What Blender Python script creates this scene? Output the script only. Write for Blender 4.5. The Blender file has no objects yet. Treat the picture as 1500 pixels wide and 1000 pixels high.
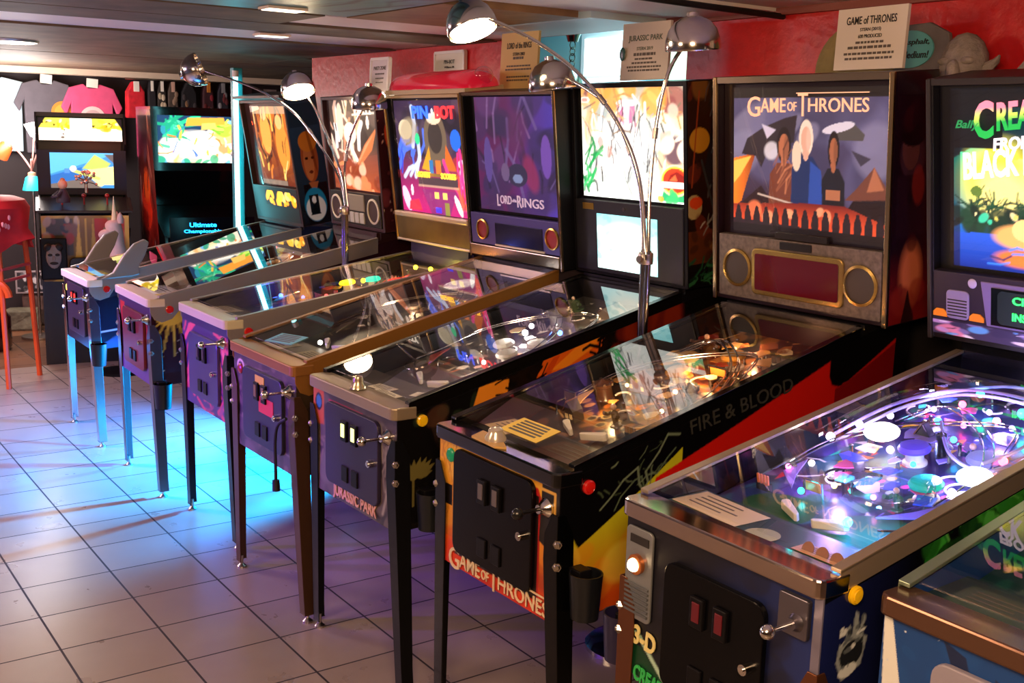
import bpy, math, random
import numpy as np
from mathutils import Vector, Matrix
PI = math.pi
C = bpy.context.scene.collection
SC = bpy.context.scene

# ------------------------------------------------------------------ colours
def lin(h):
    v = [int(h[i:i+2], 16)/255 for i in (0, 2, 4)]
    return [c/12.92 if c <= .04045 else ((c+.055)/1.055)**2.4 for c in v]

# ------------------------------------------------------------------ materials
MATS = {}
def pm(name, hx, rough=.5, metal=0., es=0., noise=0., coat=0., nscale=12., bump=0., ehx=None):
    if name in MATS: return MATS[name]
    m = bpy.data.materials.new(name); m.use_nodes = True
    nt = m.node_tree; b = nt.nodes['Principled BSDF']
    col = lin(hx)+[1]
    b.inputs['Base Color'].default_value = col
    b.inputs['Roughness'].default_value = rough
    b.inputs['Metallic'].default_value = metal
    if coat: b.inputs['Coat Weight'].default_value = coat; b.inputs['Coat Roughness'].default_value = .08
    if es:
        b.inputs['Emission Color'].default_value = lin(ehx or hx)+[1]
        b.inputs['Emission Strength'].default_value = es
    if noise or bump:
        tc = nt.nodes.new('ShaderNodeTexCoord'); n = nt.nodes.new('ShaderNodeTexNoise')
        n.inputs['Scale'].default_value = nscale; n.inputs['Detail'].default_value = 5
        nt.links.new(tc.outputs['Object'], n.inputs['Vector'])
        if noise:
            r = nt.nodes.new('ShaderNodeMapRange')
            r.inputs['From Min'].default_value = .3; r.inputs['From Max'].default_value = .7
            r.inputs['To Min'].default_value = 1-noise; r.inputs['To Max'].default_value = 1+noise
            nt.links.new(n.outputs[0], r.inputs[0])
            mx = nt.nodes.new('ShaderNodeVectorMath'); mx.operation = 'SCALE'
            mx.inputs[0].default_value = col[:3]; nt.links.new(r.outputs[0], mx.inputs['Scale'])
            nt.links.new(mx.outputs[0], b.inputs['Base Color'])
        if bump:
            bp = nt.nodes.new('ShaderNodeBump'); bp.inputs['Strength'].default_value = bump; bp.inputs['Distance'].default_value = .02
            nt.links.new(n.outputs[0], bp.inputs['Height']); nt.links.new(bp.outputs[0], b.inputs['Normal'])
    MATS[name] = m; return m

def artmat(name, rough=.4, es=0., coat=0.):
    """A printed sheet: its colours are stored on the mesh; lit translites also glow."""
    if name in MATS: return MATS[name]
    m = bpy.data.materials.new(name); m.use_nodes = True; nt = m.node_tree; b = nt.nodes['Principled BSDF']
    a = nt.nodes.new('ShaderNodeAttribute'); a.attribute_name = 'Col'
    nt.links.new(a.outputs['Color'], b.inputs['Base Color']); b.inputs['Roughness'].default_value = rough
    if coat: b.inputs['Coat Weight'].default_value = coat; b.inputs['Coat Roughness'].default_value = .06
    if es:
        nt.links.new(a.outputs['Color'], b.inputs['Emission Color']); b.inputs['Emission Strength'].default_value = es
    MATS[name] = m; return m

def glassmat(name, boost=1.6, tint=(1, 1, 1)):
    if name in MATS: return MATS[name]
    m = bpy.data.materials.new(name); m.use_nodes = True; nt = m.node_tree; nt.nodes.clear()
    o = nt.nodes.new('ShaderNodeOutputMaterial'); mix = nt.nodes.new('ShaderNodeMixShader')
    t = nt.nodes.new('ShaderNodeBsdfTransparent'); g = nt.nodes.new('ShaderNodeBsdfGlossy')
    t.inputs['Color'].default_value = (*tint, 1); g.inputs['Roughness'].default_value = .012
    f = nt.nodes.new('ShaderNodeFresnel'); f.inputs['IOR'].default_value = 1.5
    ge = nt.nodes.new('ShaderNodeNewGeometry'); inv = nt.nodes.new('ShaderNodeMath'); inv.operation = 'SUBTRACT'
    inv.inputs[0].default_value = 1; nt.links.new(ge.outputs['Backfacing'], inv.inputs[1])
    mu = nt.nodes.new('ShaderNodeMath'); mu.operation = 'MULTIPLY'; nt.links.new(f.outputs[0], mu.inputs[0]); nt.links.new(inv.outputs[0], mu.inputs[1])
    m2 = nt.nodes.new('ShaderNodeMath'); m2.operation = 'MULTIPLY'; m2.use_clamp = True
    nt.links.new(mu.outputs[0], m2.inputs[0]); m2.inputs[1].default_value = boost
    nt.links.new(m2.outputs[0], mix.inputs[0]); nt.links.new(t.outputs[0], mix.inputs[1]); nt.links.new(g.outputs[0], mix.inputs[2])
    nt.links.new(mix.outputs[0], o.inputs[0]); MATS[name] = m; return m

GLASS = glassmat('window_glass', 1.7)
PLEXI = glassmat('clear_plastic', 2.2, (.93, .93, .95))
CHROME = pm('chrome', 'd8d4cf', .13, 1.)
STEEL = pm('brushed_steel', 'b9b1a6', .3, 1., noise=.12, nscale=30)
BLACK = pm('black_paint', '0d0c0f', .35)
BLACKG = pm('black_gloss', '08080a', .12, coat=.6)
DARK = pm('dark_panel', '17131b', .45)
WHITEP = pm('white_paper', 'e9e4da', .7)
INK = pm('black_ink', '1a1614', .6)
GREYINK = pm('grey_ink', '5a5148', .6)
GOLD = pm('gold_metal', 'c9a24a', .28, 1.)
RUBBER = pm('black_rubber', '0b0b0b', .6)

# ------------------------------------------------------------------ mesh builder
class MB:
    def __init__(s): s.v = []; s.f = []; s.m = []; s.k = 0
    def add(s, vs, fs, M=None):
        o = len(s.v)
        s.v += [tuple(M @ Vector(v)) if M else tuple(v) for v in vs]
        s.f += [tuple(i+o for i in f) for f in fs]; s.m += [s.k]*len(fs); return s
    def box(s, a, b, M=None):
        x0, y0, z0 = a; x1, y1, z1 = b
        return s.add([(x0,y0,z0),(x1,y0,z0),(x1,y1,z0),(x0,y1,z0),(x0,y0,z1),(x1,y0,z1),(x1,y1,z1),(x0,y1,z1)],
                     [(3,2,1,0),(4,5,6,7),(0,1,5,4),(1,2,6,5),(2,3,7,6),(3,0,4,7)], M)
    def prism(s, pts, d0, d1, ax='z', M=None):
        """polygon pts extruded from d0 to d1 along an axis; the polygon lies in the other two axes"""
        def P(p, d): return {'z': (p[0], p[1], d), 'x': (d, p[0], p[1]), 'y': (p[0], d, p[1])}[ax]
        n = len(pts); vs = [P(p, d0) for p in pts]+[P(p, d1) for p in pts]
        fs = [tuple(range(n))[::-1], tuple(range(n, 2*n))]+[(i, (i+1) % n, n+(i+1) % n, n+i) for i in range(n)]
        return s.add(vs, fs, M)
    def lathe(s, prof, n=24, M=None, cap=True):
        vs = []; fs = []
        for r, z in prof:
            for i in range(n): a = 2*PI*i/n; vs.append((r*math.cos(a), r*math.sin(a), z))
        for j in range(len(prof)-1):
            for i in range(n): k = (i+1) % n; fs.append((j*n+i, j*n+k, (j+1)*n+k, (j+1)*n+i))
        if cap and prof[0][0] > 1e-5: fs.append(tuple(range(n))[::-1])
        if cap and prof[-1][0] > 1e-5: fs.append(tuple(range((len(prof)-1)*n, len(prof)*n)))
        return s.add(vs, fs, M)
    def cyl(s, p0, p1, r0, r1=None, n=12):
        p0 = Vector(p0); p1 = Vector(p1); d = p1-p0; q = d.to_track_quat('Z', 'Y').to_matrix().to_4x4()
        return s.lathe([(r0, 0), (r0 if r1 is None else r1, d.length)], n, Matrix.Translation(p0) @ q)
    def ball(s, c, r, n=12, sc=(1, 1, 1)):
        pr = [(max(r*math.sin(PI*i/8), 1e-6), -r*math.cos(PI*i/8)) for i in range(9)]
        return s.lathe(pr, n, Matrix.Translation(c) @ Matrix.Diagonal((*sc, 1)))
    def tube(s, pts, r, n=8):
        pts = [Vector(p) for p in pts]; vs = []; fs = []; m = len(pts)
        up = Vector((.31, .17, .93)).normalized()
        for i, p in enumerate(pts):
            t = (pts[min(i+1, m-1)]-pts[max(i-1, 0)]).normalized(); a = t.cross(up).normalized(); b = t.cross(a)
            rr = r[i] if isinstance(r, (list, tuple)) else r
            for k in range(n): w = 2*PI*k/n; vs.append(p+a*rr*math.cos(w)+b*rr*math.sin(w))
        for i in range(m-1):
            for k in range(n): l = (k+1) % n; fs.append((i*n+k, i*n+l, (i+1)*n+l, (i+1)*n+k))
        fs += [tuple(range(n))[::-1], tuple(range((m-1)*n, m*n))]
        return s.add(vs, fs)
    def build(s, name, mats, parent=None, smooth=False, bevel=0., M=None, angle=40):
        me = bpy.data.meshes.new(name); me.from_pydata([tuple(v) for v in s.v], [], s.f)
        mats = mats if isinstance(mats, (list, tuple)) else [mats]
        for m in mats: me.materials.append(m)
        if len(mats) > 1: me.polygons.foreach_set('material_index', s.m)
        if smooth:
            me.polygons.foreach_set('use_smooth', [True]*len(me.polygons))
            try: me.set_sharp_from_angle(angle=math.radians(angle))
            except Exception: pass
        me.update(); o = bpy.data.objects.new(name, me); C.objects.link(o)
        if parent: o.parent = parent
        if M is not None: o.matrix_local = M
        if bevel:
            b = o.modifiers.new('Bevel', 'BEVEL'); b.width = bevel; b.segments = 2; b.limit_method = 'ANGLE'; b.angle_limit = math.radians(50)
        return o

def tag(o, label, cat, group=None):
    o['label'] = label; o['category'] = cat
    if group: o['group'] = group
    return o
def empty(name, loc, rz=0.):
    o = bpy.data.objects.new(name, None); C.objects.link(o); o.location = loc; o.rotation_euler = (0, 0, rz)
    o.empty_display_size = .1; return o
def thing(name, label, cat, loc, rz=0., group=None): return tag(empty(name, loc, rz), label, cat, group)
def struct(o): o['kind'] = 'structure'; return o
def clone(o, parent=None, M=None):
    c = o.copy(); C.objects.link(c); c.parent = parent
    if M is not None: c.matrix_local = M
    return c
def spline(pts, k=6):
    pts = [Vector(p) for p in pts]; out = []
    for i in range(len(pts)-1):
        a = pts[max(i-1, 0)]; b = pts[i]; c = pts[i+1]; d = pts[min(i+2, len(pts)-1)]
        for j in range(k):
            t = j/k; out.append(.5*((2*b)+(c-a)*t+(2*a-5*b+4*c-d)*t*t+(3*b-a-3*c+d)*t**3))
    return out+[pts[-1]]
def rrect(x0, x1, y0, y1, r, n=5):
    out = []
    for cx, cy, a in ((x1-r, y0+r, -PI/2), (x1-r, y1-r, 0), (x0+r, y1-r, PI/2), (x0+r, y0+r, PI)):
        out += [(cx+r*math.cos(a+PI/2*i/n), cy+r*math.sin(a+PI/2*i/n)) for i in range(n+1)]
    return out
T = Matrix.Translation
FRONT = Matrix.Rotation(PI/2, 4, 'X')                              # text facing -Y
SIDE = Matrix(((0,0,1,0),(1,0,0,0),(0,1,0,0),(0,0,0,1)))           # text facing +X

# ------------------------------------------------------------------ lettering
_txt = {}
def textmesh(body, shear=0., space=1., off=0.):
    key = (body, shear, space, off)
    if key not in _txt:
        cu = bpy.data.curves.new('lettering', 'FONT'); cu.body = body; cu.align_x = 'CENTER'; cu.align_y = 'CENTER'
        cu.extrude = .02; cu.shear = shear; cu.space_character = space; cu.offset = off; cu.resolution_u = 3
        ob = bpy.data.objects.new('lettering', cu); C.objects.link(ob); bpy.context.view_layer.update()
        me = bpy.data.meshes.new_from_object(ob.evaluated_get(bpy.context.evaluated_depsgraph_get()))
        bpy.data.objects.remove(ob); co = np.empty(len(me.vertices)*3, np.float32); me.vertices.foreach_get('co', co); co = co.reshape(-1, 3)
        mn = co.min(0); mx = co.max(0); co = (co-(mn+mx)/2)/(mx-mn); me.vertices.foreach_set('co', co.ravel())
        _txt[key] = me
    return _txt[key]
TEXTS = []
def text(name, body, w, h, mat, parent, M, d=.003, shear=0., off=.012, space=1.):
    me = textmesh(body, shear, space, off).copy(); me.materials.clear(); me.materials.append(mat)
    o = bpy.data.objects.new(name, me); C.objects.link(o); o.parent = parent
    o.matrix_local = M @ Matrix.Diagonal((w, h, d, 1)); return o
for t_ in (('GAME OF THRONES',0.,.95,.012),('PIN·BOT',0.,1.,.03),('JURASSIC PARK',0.,1.,.012),('CREATURE',.15,1.,.03)): textmesh(*t_)

# ------------------------------------------------------------------ painting of printed artwork
class Cv:
    def __init__(s, w, h, bg='000000'):
        s.w = w; s.h = h; s.a = np.empty((h, w, 3)); s.a[:] = lin(bg)
        s.u, s.v = np.meshgrid((np.arange(w)+.5)/w, (np.arange(h)+.5)/h); s.k = w/h
    def put(s, m, c, al=1.):
        m = (np.clip(m, 0, 1)*al)[..., None]; c = np.array(lin(c) if isinstance(c, str) else c); s.a = s.a*(1-m)+c*m; return s
    def grad(s, c0, c1, ax='v', lo=0., hi=1., mask=None):
        t = np.clip(((s.v if ax == 'v' else s.u)-lo)/(hi-lo), 0, 1)[..., None]; g = np.array(lin(c0))*(1-t)+np.array(lin(c1))*t
        if mask is None: s.a = g
        else: s.a = np.where(mask[..., None], g, s.a)
        return s
    def ell(s, cx, cy, rx, ry, c, rot=0., soft=.06, al=1.):
        x = (s.u-cx); y = (s.v-cy)/max(s.k, 1e-6); co, si = math.cos(rot), math.sin(rot)
        d = np.hypot((x*co+y*si)/rx, (-x*si+y*co)/(ry/s.k)); return s.put((1-d)/soft+.5 if soft else d < 1, c, al)
    def ring(s, cx, cy, r, w, c):
        d = np.hypot(s.u-cx, (s.v-cy)/s.k); return s.put((w/2-abs(d-r))*s.w+.5, c)
    def mpoly(s, pts):
        m = np.zeros(s.u.shape, bool); n = len(pts)
        for i in range(n):
            (x0, y0), (x1, y1) = pts[i], pts[(i+1) % n]
            if y0 == y1: continue
            m ^= ((y0 > s.v) != (y1 > s.v)) & (s.u < (x1-x0)*(s.v-y0)/(y1-y0)+x0)
        return m
    def poly(s, pts, c, al=1.):
        m = 0.; u, v = s.u, s.v
        for a, b in ((-.3, -.3), (.3, -.3), (-.3, .3), (.3, .3)): s.u = u+a/s.w; s.v = v+b/s.h; m = m+s.mpoly(pts)*.25
        s.u, s.v = u, v; return s.put(m, c, al)
    def rect(s, x0, y0, x1, y1, c, al=1.): return s.put(((s.u > x0) & (s.u < x1) & (s.v > y0) & (s.v < y1)).astype(float), c, al)
    def line(s, pts, w, c, al=1.):
        for (x0, y0), (x1, y1) in zip(pts[:-1], pts[1:]):
            dx, dy = x1-x0, (y1-y0)/s.k; L2 = dx*dx+dy*dy+1e-12
            t = np.clip(((s.u-x0)*dx+(s.v-y0)/s.k*dy)/L2, 0, 1)
            d = np.hypot(s.u-x0-t*dx, (s.v-y0)/s.k-t*dy); s.put((w/2-d)*s.w+.5, c, al)
        return s
    def blobs(s, n, pal, seed, x0=0., y0=0., x1=1., y1=1., r=(.01, .05), soft=.3, al=.9):
        R = random.Random(seed)
        for _ in range(n):
            a = R.uniform(*r); s.ell(R.uniform(x0, x1), R.uniform(y0, y1), a*R.uniform(.5, 1.6), a*R.uniform(.5, 1.6)*s.k, R.choice(pal), R.uniform(0, PI), soft, al)
        return s
    def strokes(s, n, pal, seed, x0=0., y0=0., x1=1., y1=1., L=.12, w=.012, ang=None, al=.9):
        R = random.Random(seed)
        for _ in range(n):
            x, y = R.uniform(x0, x1), R.uniform(y0, y1); a = R.uniform(0, PI) if ang is None else ang+R.gauss(0, .35); l = L*R.uniform(.3, 1)
            b = a+R.uniform(-.7, .7); p1 = (x+l*math.cos(a), y+l*math.sin(a)*s.k); s.line([(x, y), p1, (p1[0]+l*.7*math.cos(b), p1[1]+l*.7*math.sin(b)*s.k)], w*R.uniform(.4, 1.3), R.choice(pal), al)
        return s
    def tri(s, n, pal, seed, x0=0., y0=0., x1=1., y1=1., r=.06, al=1.):
        R = random.Random(seed)
        for _ in range(n):
            x, y, a = R.uniform(x0, x1), R.uniform(y0, y1), R.uniform(0, 6.3); q = r*R.uniform(.4, 1.2)
            s.poly([(x+q*math.cos(a+j)*R.uniform(.5, 1.2), y+q*s.k*math.sin(a+j)*R.uniform(.5, 1.2)) for j in (0, 2.1, 3.6)], R.choice(pal), al)
        return s
def sheet(name, cv, P, mat, parent=None, M=None, flat=None):
    """printed sheet over the corners P = lower left, lower right, upper left, upper right"""
    P = [np.array(p, float) for p in P]; h, w = cv.h, cv.w
    u, v = np.meshgrid(np.linspace(0, 1, w), np.linspace(0, 1, h)); u = u[..., None]; v = v[..., None]
    co = (P[0]*(1-u)*(1-v)+P[1]*u*(1-v)+P[2]*(1-u)*v+P[3]*u*v).reshape(-1, 3)
    i = np.arange(w*h).reshape(h, w); q = np.stack([i[:-1, :-1], i[:-1, 1:], i[1:, 1:], i[1:, :-1]], -1).reshape(-1, 4)
    if flat is not None:                      # keep only faces whose centre passes
        uc = ((q % w).mean(1)+.5)/w; vc = ((q//w).mean(1)+.5)/h; q = q[flat(uc, vc)]
    me = bpy.data.meshes.new(name); me.vertices.add(len(co)); me.vertices.foreach_set('co', co.astype(np.float32).ravel())
    me.loops.add(q.size); me.loops.foreach_set('vertex_index', q.ravel().astype(np.int32))
    me.polygons.add(len(q)); me.polygons.foreach_set('loop_start', (np.arange(len(q))*4).astype(np.int32))
    at = me.color_attributes.new('Col', 'FLOAT_COLOR', 'POINT'); c4 = np.ones((w*h, 4), np.float32); c4[:, :3] = cv.a.reshape(-1, 3); at.data.foreach_set('color', c4.ravel())
    me.update(calc_edges=True); me.materials.append(mat); o = bpy.data.objects.new(name, me); C.objects.link(o)
    if parent: o.parent = parent
    if M is not None: o.matrix_local = M
    return o
PRINT = artmat('printed_art', .38); GLOSSP = artmat('glossy_printed_art', .25, coat=.5); PAPERP = artmat('matte_print', .75)

# ------------------------------------------------------------------ pinball machines
class Pin: pass
def bulb_mat(hx, s=14.): return pm('bulb_'+hx+str(int(s)), hx, .3, es=s)
def tinted(hx): return pm('toy_'+hx, hx, .3, coat=.3)

def pin_base(name_label, group, g, st):
    """cabinet, legs, rails, lockdown bar, glass, coin door, backbox shell; g = geometry, st = style"""
    p = Pin(); p.g = g; x, y, yaw, zl, dz, L, fw, yb, bw, zb, h, ln = g
    r = p.root = thing('pinball_machine', name_label, 'pinball machine', (x, y, 0), yaw, group)
    Z = lambda t: zl+dz*t/L
    p.Z = Z; yR = yb+.215; zf = st.get('zf', .545); p.zf = zf; W = .286; p.yR = yR
    cm = st['cab']
    m = MB(); side = [(.012, zf), (yR, zf+.055*yR), (yR, zb-.004), (L+.03, zb-.004), (L+.03, Z(L)-.006), (.012, zl-.008)]
    for s in (-1, 1): m.prism(side, s*(W-.016), s*W, 'x')
    m.box((-W+.016, .012, zf), (W-.016, .03, zl-.03))
    m.prism([(.03, zf), (yR-.02, zf+.055*yR), (yR-.02, zf+.055*yR+.015), (.03, zf+.015)], -W+.016, W-.016, 'x')
    m.box((-W+.016, yR-.02, zf+.06), (W-.016, yR, zb-.004)); m.box((-W+.016, L+.012, Z(L)-.16), (W-.016, L+.03, zb-.004)); m.box((-W+.016, L+.03, zb-.02), (W-.016, yR-.02, zb-.004))
    cab = p.cab = m.build('cabinet', cm, r)
    # legs
    lm = st['leg']; fo = fw/2-W
    def leg(sx, front):
        zt = st.get('legtop', .845) if front else zf+.34; cx = W+.002; cy = .008 if front else yR+.002
        sgn = 1 if front else -1; t = .004; m = MB(); secs = []
        for z, w in ((.03, .043), (.09, .043), (zt-.13, .056), (zt-.06, .054), (zt, .024)):
            k = max(0, (zf-z)/zf); ox = cx+fo*k; oy = cy+sgn*(-.004+.02*k)
            secs.append([(sx*a, b, z) for a, b in ((ox+t, oy-sgn*t), (ox+t-w, oy-sgn*t), (ox+t-w, oy), (ox, oy), (ox, oy+sgn*(w-t)), (ox+t, oy+sgn*(w-t)))])
        vs = [v for s_ in secs for v in s_]; fs = []
        for i in range(len(secs)-1):
            for j in range(6): k = (j+1) % 6; fs.append((i*6+j, i*6+k, (i+1)*6+k, (i+1)*6+j))
        fs += [tuple(range(6)), tuple(range(len(secs)*6-6, len(secs)*6))]
        if sx*sgn > 0: fs = [f[::-1] for f in fs]
        o = m.add(vs, fs).build('leg', lm, r, bevel=.0015)
        bx = sx*(W-.006+fo*.93); by = cy+sgn*.026
        fx = sx*(cx+fo-.012); fy = cy+sgn*.028
        MB().cyl((fx, fy, .012), (fx, fy, .05), .007).lathe([(.019, 0), (.019, .006), (.008, .016)], 14, T((fx, fy, 0))).build('leveler_foot', st.get('foot', STEEL), o, smooth=True)
        if front:
            for zz in (zt-.075, zt-.135):
                kx = sx*(cx+.003); d = Vector((sx*.7, -.7, 0)); c0 = Vector((sx*(cx-.006), cy+.004, zz))
                MB().cyl(c0, c0+d*.016, .012, n=6).cyl(c0+d*.016, c0+d*.021, .009, .006).build('leg_bolt', STEEL, o, smooth=True)
        return o
    p.legs = [leg(-1, 1), leg(1, 1), leg(-1, 0), leg(1, 0)]
    # rails
    rm = st['rail']; wd = st.get('rw', .036); kind = st.get('rk', 'thin')
    for s in (-1, 1):
        m = MB(); a = s*(W-.022); b = s*(W+.0035); t0 = .05
        m.prism([(t0, Z(t0)-.003), (L+.012, Z(L)-.003), (L+.012, Z(L)+.006), (t0, Z(t0)+.006)], a, b, 'x')
        if kind == 'flare':
            pl = [(.004, zl-.002), (L+.012, Z(L)+.004), (L+.012, Z(L)-wd), (.17, Z(.17)-wd), (.145, Z(.145)-wd-.012), (.11, zl-.095), (.06, zl-.11), (.025, zl-.095), (.006, zl-.06)]
        else: pl = [(t0, Z(t0)+.004), (L+.012, Z(L)+.004), (L+.012, Z(L)-wd), (t0, Z(t0)-wd)]
        m.prism(pl, s*(W+.0005), b, 'x'); m.build('side_rail', rm, r, bevel=.0015)
    # lockdown bar
    w = W+.006; k = .022
    pl = [(-w, .078), (-w, k-.004)]+[(-w+k-k*math.cos(a), k-.008-k*math.sin(a)) for a in (.3, .8, 1.2, PI/2)]
    pl = pl+[(-q[0], q[1]) for q in pl[::-1]]
    bar = MB().prism(pl[::-1], zl-.036, zl+.004).build('lockdown_bar', st['bar'], r, bevel=.005)
    for pp in bar.data.polygons: pp.use_smooth = False
    p.bar = bar
    # glass
    MB().prism([(.07, Z(.07)), (L+.01, Z(L+.01)), (L+.01, Z(L+.01)+.004), (.07, Z(.07)+.004)], -W+.018, W-.018, 'x').build('playfield_glass', GLASS, r)
    # playfield frame
    p.sl = math.atan2(dz, L); p.PM = T((0, 0, zl)) @ Matrix.Rotation(p.sl, 4, 'X'); p.Lp = math.hypot(L, dz)
    # coin door
    x0, x1, z0, z1 = st.get('door', (-.17, .19, .60, .88))
    d = p.door = MB().prism(rrect(x0, x1, z0, z1, .03), -.004, .011, 'y').build('coin_door', st.get('doorm', DARK), r, bevel=.003)
    xc = (x0+x1)/2; zc = (z0+z1)/2
    for s in (-1, 1):
        q = MB().box((xc+s*.034-.02, -.014, zc+.03), (xc+s*.034+.02, -.003, zc+.10)).build('coin_slot', st.get('slotm', BLACK), d, bevel=.003)
        MB().box((xc+s*.034-.011, -.0165, zc+.045), (xc+s*.034+.011, -.013, zc+.09)).build('slot_window', st.get('slotlit', pm('slot_plastic', '3a2630', .3)), q, bevel=.002)
        MB().box((xc+s*.034-.021, -.010, z0+.03), (xc+s*.034+.021, -.003, z0+.085)).build('coin_return', BLACK, d, bevel=.003)
    MB().cyl((x1-.035, -.004, zc), (x1-.035, -.02, zc), .012).cyl((x1-.035, -.02, zc), (x1-.035, -.024, zc), .007).build('door_lock', CHROME, d, smooth=True)
    # plunger
    if st.get('plunger', 1):
        px, pz = .235, zl-.10
        pg = MB().lathe([(.026, 0), (.026, .006), (.014, .02), (.012, .03)], 18, T((px, .01, pz)) @ Matrix.Rotation(PI/2, 4, 'X')).build('plunger', st.get('plm', CHROME), r, smooth=True)
        MB().cyl((px, -.02, pz), (px, -.075, pz), .005).lathe([(.006, 0), (.014, .006), (.016, .014), (.012, .024), (.004, .03)], 14, T((px, -.07, pz)) @ Matrix.Rotation(PI/2, 4, 'X')).build('plunger_rod', st.get('knob', CHROME), pg, smooth=True)
    # flipper buttons, start button
    for s in (-1, 1):
        zz = zl-.045 if kind != 'flare' else zl-.05
        A = T((s*(W+.002), .098, zz)) @ Matrix.Rotation(s*PI/2, 4, 'Y')
        MB().lathe([(.019, 0), (.019, .006), (.015, .009), (.013, .007), (.012, .011), (1e-6, .012)], 20, A).build('flipper_button', st['btn'], cab, smooth=True)
    sb = st.get('start')
    if sb: MB().lathe([(.02, 0), (.02, .006), (.015, .010), (1e-6, .011)], 20, T((sb[0], .012, sb[1])) @ Matrix.Rotation(PI/2, 4, 'X')).build('start_button', sb[2], cab, smooth=True)
    # backbox
    p.BM = T((0, yb, zb)) @ Matrix.Rotation(ln, 4, 'X'); b2 = bw/2; p.b2 = b2
    m = MB(); D = .205
    for s in (-1, 1): m.box((min(s*b2, s*(b2-.018)), 0, 0), (max(s*b2, s*(b2-.018)), D, h))
    m.box((-b2+.018, 0, h-.018), (b2-.018, D, h)); m.box((-b2+.018, 0, 0), (b2-.018, D, .018)); m.box((-b2+.018, D-.012, .018), (b2-.018, D, h-.018)); m.box((-b2+.018, .03, .018), (b2-.018, .042, h-.018))
    p.bb = m.build('backbox', st['box'], r, M=p.BM, bevel=.002)
    tm = st.get('trim')
    if tm:
        tw = st.get('tw', .016)
        for s in (-1, 1): MB().box((s*b2-(tw if s > 0 else 0), -.008, -.004), (s*b2+(tw if s < 0 else 0), .004, h)).build('edge_trim', tm, p.bb, bevel=.003)
        MB().box((-b2+tw, -.005, h-tw*1.3), (b2-tw, .004, h)).build('top_trim', st.get('toptrim', tm), p.bb, bevel=.002)
    return p

def backglass(p, cv, x0, x1, t0, t1, es, y=.02, name='backglass'):
    o = sheet(name, cv, [(x0, y, t0), (x1, y, t0), (x0, y, t1), (x1, y, t1)], artmat('lit_art_%.2f' % es, .5, es), p.bb)
    MB().box((x0-.005, y-.010, t0-.005), (x1+.005, y-.007, t1+.005)).build('backbox_glass', GLASS, o); return o
def front_art(p, cv, x0=-.284, x1=.284, z0=None, z1=None, y=.0105, name='front_artwork', flat=None):
    z0 = p.zf if z0 is None else z0; z1 = p.g[3]-.036 if z1 is None else z1
    return sheet(name, cv, [(x0, y, z0), (x1, y, z0), (x0, y, z1), (x1, y, z1)], PRINT, p.cab, flat=flat)
def side_art(p, cv, y0=.012, y1=None, drop=.03, mat=None):
    y1 = p.yR if y1 is None else y1; L = p.g[5]; f = lambda t: p.zf+.055*t+.002; X = .2872
    return sheet('side_artwork', cv, [(X, y0, f(y0)), (X, y1, f(y1)), (X, y0, p.Z(y0)-drop), (X, y1, p.Z(y1)-drop)], mat or GLOSSP, p.cab)
def box_side_art(p, cv, x=None):
    h = p.g[10]; X = p.b2+.001
    return sheet('backbox_side_artwork', cv, [(X, .004, .004), (X, .2, .004), (X, .004, h-.004), (X, .2, h-.004)], GLOSSP, p.bb)

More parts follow.
